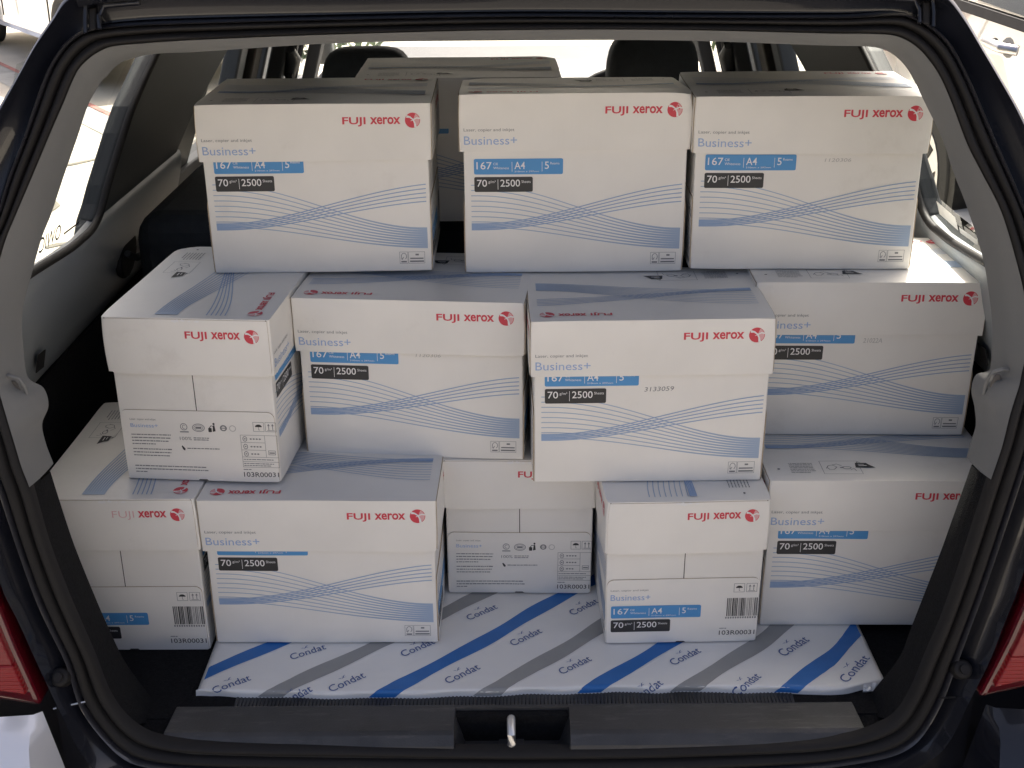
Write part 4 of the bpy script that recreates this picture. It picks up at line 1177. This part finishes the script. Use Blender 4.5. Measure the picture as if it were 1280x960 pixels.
_carton_n = [0]
def carton(label, X, Y, yaw, z0, H, facing, lid_flip, stamp=None, pitch=0.0, rubbed=False):
    """facing: 'long', 'text' or 'code' face towards the tailgate"""
    _carton_n[0] += 1; sd = 100+_carton_n[0]*7
    rot = {'long': 0.0, 'text': 90.0, 'code': -90.0}[facing]
    D = LD if facing == 'long' else LW
    c_, s_ = math.cos(R(yaw)), math.sin(R(yaw))
    cx, cy = X - s_*D/2, Y + c_*D/2
    t = thing('paper_carton', label, 'box', (cx, cy, z0), R(yaw+rot), 'cartons of copy paper stacked in the car boot')
    fb = warp_fn(sd, 'body')
    body = board_obj('carton_body', bodyB, fb, t)
    for nm, e in (('end_flap', endT), ('end_flap', endC)):
        board_obj(nm, e, fb, body)
    fl = warp_fn(sd+1, 'lid', pitch=-pitch if lid_flip else pitch)
    lid = board_obj('lid', lidB, fl, t)
    lid.location = (0, 0, H - pitch/2 if pitch else H)
    lid.rotation_euler = (0, 0, R(180.0) if lid_flip else 0.0)
    for e in (flapL, flapL_rubbed if rubbed else flapR): board_obj('lid_flap', e, fl, lid)
    if stamp:
        txt, u0, u1, v, cap, ink, tilt = stamp
        p = Print(); p.text(txt, u0, v, cap, ink, x1=u1, rot=tilt, shear=.15)
        b = Board(); b.art(p, bodyF['front'][0], bodyF['front'][1], (0,0,1))
        board_obj('date_stamp', b, fb, body)
    return t

carton('top row carton at the left, blue banner half hidden under its lid', -0.2607, 1.6012, .5, .4885, .2325, 'long', False)
carton('top row carton in the middle with its lid raised so the whole blue banner shows', .0876, 1.6092, .2, .4835, .2470, 'long', True, pitch=.013)
carton('top row carton at the right, grey number stamped beside its blue banner', .3998, 1.5935, -1.68, .4900, .2370, 'long', False, stamp=('1120306', 172, 207, 150.5, 4.6, 'ink_faint', 0))
carton('carton at the back against the headrests, seen only over and between the front boxes', -0.078, 1.8441, .74, .4928, .2232, 'long', False)
carton('carton turned end on at the left of the middle row, fine print below', -0.4108, 1.4214, -4.47, .2575, .2300, 'text', True)
carton('middle row carton with long face forward, beside the carton turned end on', -0.1373, 1.5013, -4.7, .2500, .2315, 'long', True, stamp=('1120306', 158, 192, 150.5, 4.4, 'ink_faint', 0))
carton('middle row carton with number 3133059, bridging two bottom row cartons', .1792, 1.4199, .69, .2515, .2300, 'long', True, stamp=('3133059', 142, 180, 130.5, 6.0, 'ink_grey', 2))
carton('middle row carton at far right with bright daylight on its lid, partly behind its neighbour', .487, 1.5408, -1.94, .2600, .2285, 'long', False, stamp=('21022A', 146, 172, 140.5, 6.5, 'ink_faint', 0))
carton('bottom row carton end on in the left corner, standing on the black carpet', -0.5208, 1.379, -.57, .0185, .2370, 'code', False, rubbed=True)
carton('bottom row carton with long face forward on the left end of the wrapped packet', -0.2551, 1.3739, -.91, .0305, .2225, 'long', True)
carton('bottom row carton set back in the middle, end on with a small print panel', .0086, 1.496, -.92, .0302, .2185, 'text', True)
carton('bottom row carton end on with barcode and blue label, standing on the wrapped packet', .2277, 1.3708, 1.16, .0302, .2200, 'code', True)
carton('bottom row carton at far right, its logo cut off by the black side lining', .4937, 1.4067, -.89, .0302, .2285, 'long', False)
# ================================================================ THE WRAPPED PACKET UNDER THE FRONT CARTONS
PK_X0, PK_X1, PK_Y0, PK_Y1, PK_Z, PK_B = -0.412, 0.484, 1.2765, 1.615, 0.0295, 0.0185
def pk_front(x):      # the front edge is not straight: it lifts and cuts back at the right corner
    return PK_Y0 + 0.004*math.sin(x*9.0) + 0.010*max(0, -x-.30)**1.0 + (0.55*max(0, x-.425)**1.15 if x > .425 else 0)
def pk_map(x, y):
    """(x, distance to the back) -> wrinkled top sheet that rolls over the front edge"""
    yf = pk_front(x)
    n = noise.noise(Vector((x*9, y*14, 1.7))); n2 = noise.noise(Vector((x*30+y*22, y*40-x*10, 4.2))); n3 = noise.noise(Vector((x*70, y*90, 8.0)))
    near = max(0, 1-(y-yf)/.07) if y > yf else 1.0
    side = max(0, (x-.38)/.10) if x > .38 else 0
    side = min(1, side)
    z = PK_Z - 0.0008 + n*0.0004 + (abs(n2)*0.0020*(near*.35+side) + n3*.0007*(near+side*1.2))
    if y > 1.365: z = min(z, PK_Z)
    r = 0.0022
    if y < yf + r:
        s = (yf + r - y)
        a = s/r
        if a < math.pi/2:
            yy, dz = yf + r - r*math.sin(a), r*(1-math.cos(a))
        else:
            yy, dz = yf + 0.0012*math.sin(x*60), r + (s - r*math.pi/2)
        return Vector((x, yy + n2*.0015, max(PK_B - .001, z - dz)))
    # left and right edges fall away
    e = min(x-PK_X0, PK_X1-x)
    if e < .006: z -= (.006-e)**2/.006*1.0
    return Vector((x, y, z))

pk = thing('wrapped_packet', 'large flat white packet printed with blue and grey stripes, lying under the front cartons', 'packet', (0, 0, 0))
nx, ny = 150, 70
V = []; Fc = []
ys = [PK_Y0 - 0.010 + (PK_Y1 - PK_Y0 + 0.010)*(j/ny)**1.35 for j in range(ny+1)]
for j, y in enumerate(ys):
    for i in range(nx+1):
        x = PK_X0 + (PK_X1-PK_X0)*i/nx
        V.append(pk_map(x, y + (pk_front(x)-PK_Y0)*max(0, 1-(y-PK_Y0)/.25)))
for j in range(ny):
    for i in range(nx):
        a = j*(nx+1)+i; Fc.append((a, a+1, a+nx+2, a+nx+1))
# side and back skirts
b = len(V)
for i_edge in (0, nx):
    col = [j*(nx+1)+i_edge for j in range(ny+1)]
    base = len(V); V += [Vector((V[c].x + (.001 if i_edge else -.001), V[c].y, PK_B-.001)) for c in col]
    for j in range(ny):
        q = (col[j], col[j+1], base+j+1, base+j); Fc.append(q if i_edge == 0 else q[::-1])
FM = [0]*len(Fc)
def PKP(x, y):
    return pk_map(x, y + (pk_front(x)-PK_Y0)*max(0, 1-(y-PK_Y0)/.25))

def pk_strip(centre, mi, halfw, y0=1.268, y1=1.60, lift=.0005):
    """a printed stripe lying on the wrapper"""
    n = 90; b = len(V)
    for k in range(n+1):
        y = y0 + (y1-y0)*k/n
        c = centre(y)
        hw = halfw*(1+.10*math.sin(y*70+centre(1.4)*20))
        for t in (-1, -.5, 0, .5, 1):
            x = min(PK_X1-.0062, max(PK_X0+.0062, c+hw*t))
            V.append(PKP(x, y) + Vector((0, -.0004, lift)))
    for k in range(n):
        for t in range(4):
            a = b+k*5+t; Fc.append((a, a+1, a+6, a+5)); FM.append(mi)
def line_c(x_at, y_at, slope, amp, ph):
    return lambda y: x_at + (y-y_at)*slope + amp*math.sin((y-1.2)*32+ph)
STR = [('wrap_blue', -.332, 1.374, 1.18, .002, 0.3), ('wrap_grey', -.196, 1.370, 1.17, .002, 1.0), ('wrap_blue', -.054, 1.374, 1.08, .003, 2.0),
       ('wrap_grey', .080, 1.374, 1.06, .003, 2.4), ('wrap_blue', .2005, 1.365, 1.03, .004, 2.2), ('wrap_grey', .3235, 1.366, 1.00, .005, 2.2),
       ('wrap_blue', .4500, 1.370, .93, .004, 2.2), ('wrap_blue', -.595, 1.370, 1.15, .002, 1.2), ('wrap_grey', -.462, 1.370, 1.15, .002, .2)]
for kind, xa, ya, sl, am, ph in STR:
    pk_strip(line_c(xa, ya, sl, am, ph), 1 if kind == 'wrap_blue' else 2, .0165 if kind == 'wrap_blue' else .0178)

def pk_text(x0, y0, ang, length):
    vs, fs, xa, xb, ya, yb = text_geo('Condat', .002, .10)
    sc = length/(xb-xa); c_, s_ = math.cos(R(ang)), math.sin(R(ang))
    P = [((x-xa)*sc, y*sc*1.12) for x, y in vs]; F_ = list(fs)
    def add(poly):
        b = len(P); P.extend(poly); F_.append(tuple(range(b, b+len(poly))))
    # the little bird over the n
    cx, cy, q = length*.50, length*.315, length/52
    add([(cx-6*q, cy+2.6*q), (cx-3*q, cy+2.0*q), (cx-.5*q, cy+.2*q), (cx-3*q, cy+1.0*q)])
    add([(cx-.5*q, cy+.2*q), (cx+2*q, cy+3.4*q), (cx+6*q, cy+4.6*q), (cx+2.6*q, cy+2.2*q), (cx+.8*q, cy+.2*q)])
    add([(cx-2*q, cy-1.2*q), (cx+.6*q, cy+1.2*q), (cx+5.4*q, cy-.4*q), (cx+1.2*q, cy+.2*q)])
    out = []
    for x, y in P:
        X, Y = x0+c_*x-s_*y, y0+s_*x+c_*y
        X = min(PK_X1-.0062, max(PK_X0+.0062, X))
        out.append(PKP(X, Y) + Vector((0, -.0004, .0007)))
    b = len(V); V.extend(out)
    for f in F_: Fc.append(tuple(i+b for i in f)); FM.append(3)
words = [(-.298,1.344,30,.050),(-.386,1.2695,35,.052),(-.235,1.276,37.5,.052),(-.085,1.290,37.5,.052),(0.0,1.370,37.5,.051),(.064,1.304,36.5,.051),
         (-.062,1.433,36.5,.050),(.085,1.442,40,.051),(.213,1.321,37,.051),(.363,1.342,41,.056),(.2885,1.2605,46,.051),(.432,1.284,42.5,.060),(-.148,1.350,36,.051),
         (.155,1.2500,38,.050),(-.30,1.2495,36,.050),(.30,1.415,39,.052),(-.20,1.425,36,.05)]
for w_ in words: pk_text(*w_)
link_mesh('wrapper', V, Fc, [M['wrap'], M['wrap_blue'], M['wrap_grey'], M['wrap_ink']], fmat=FM, parent=pk, smooth=True)
# crumpled fold of the wrapper at the right front corner
fv = []; ff = []
for i in range(9):
    for j in range(5):
        u, w = i/8, j/4
        x = .452 + u*.034; y = pk_front(x) - .001 - w*.002
        z = PK_Z - .001 - w*.011
        k = noise.noise(Vector((u*7, w*6, 3)))
        fv.append(Vector((x + k*.006*w, y - abs(k)*.012, z + k*.004)))
for i in range(8):
    for j in range(4):
        a = i*5+j; ff.append((a, a+5, a+6, a+1))
link_mesh('folded_corner', fv, ff, [M['wrap']], parent=pk)
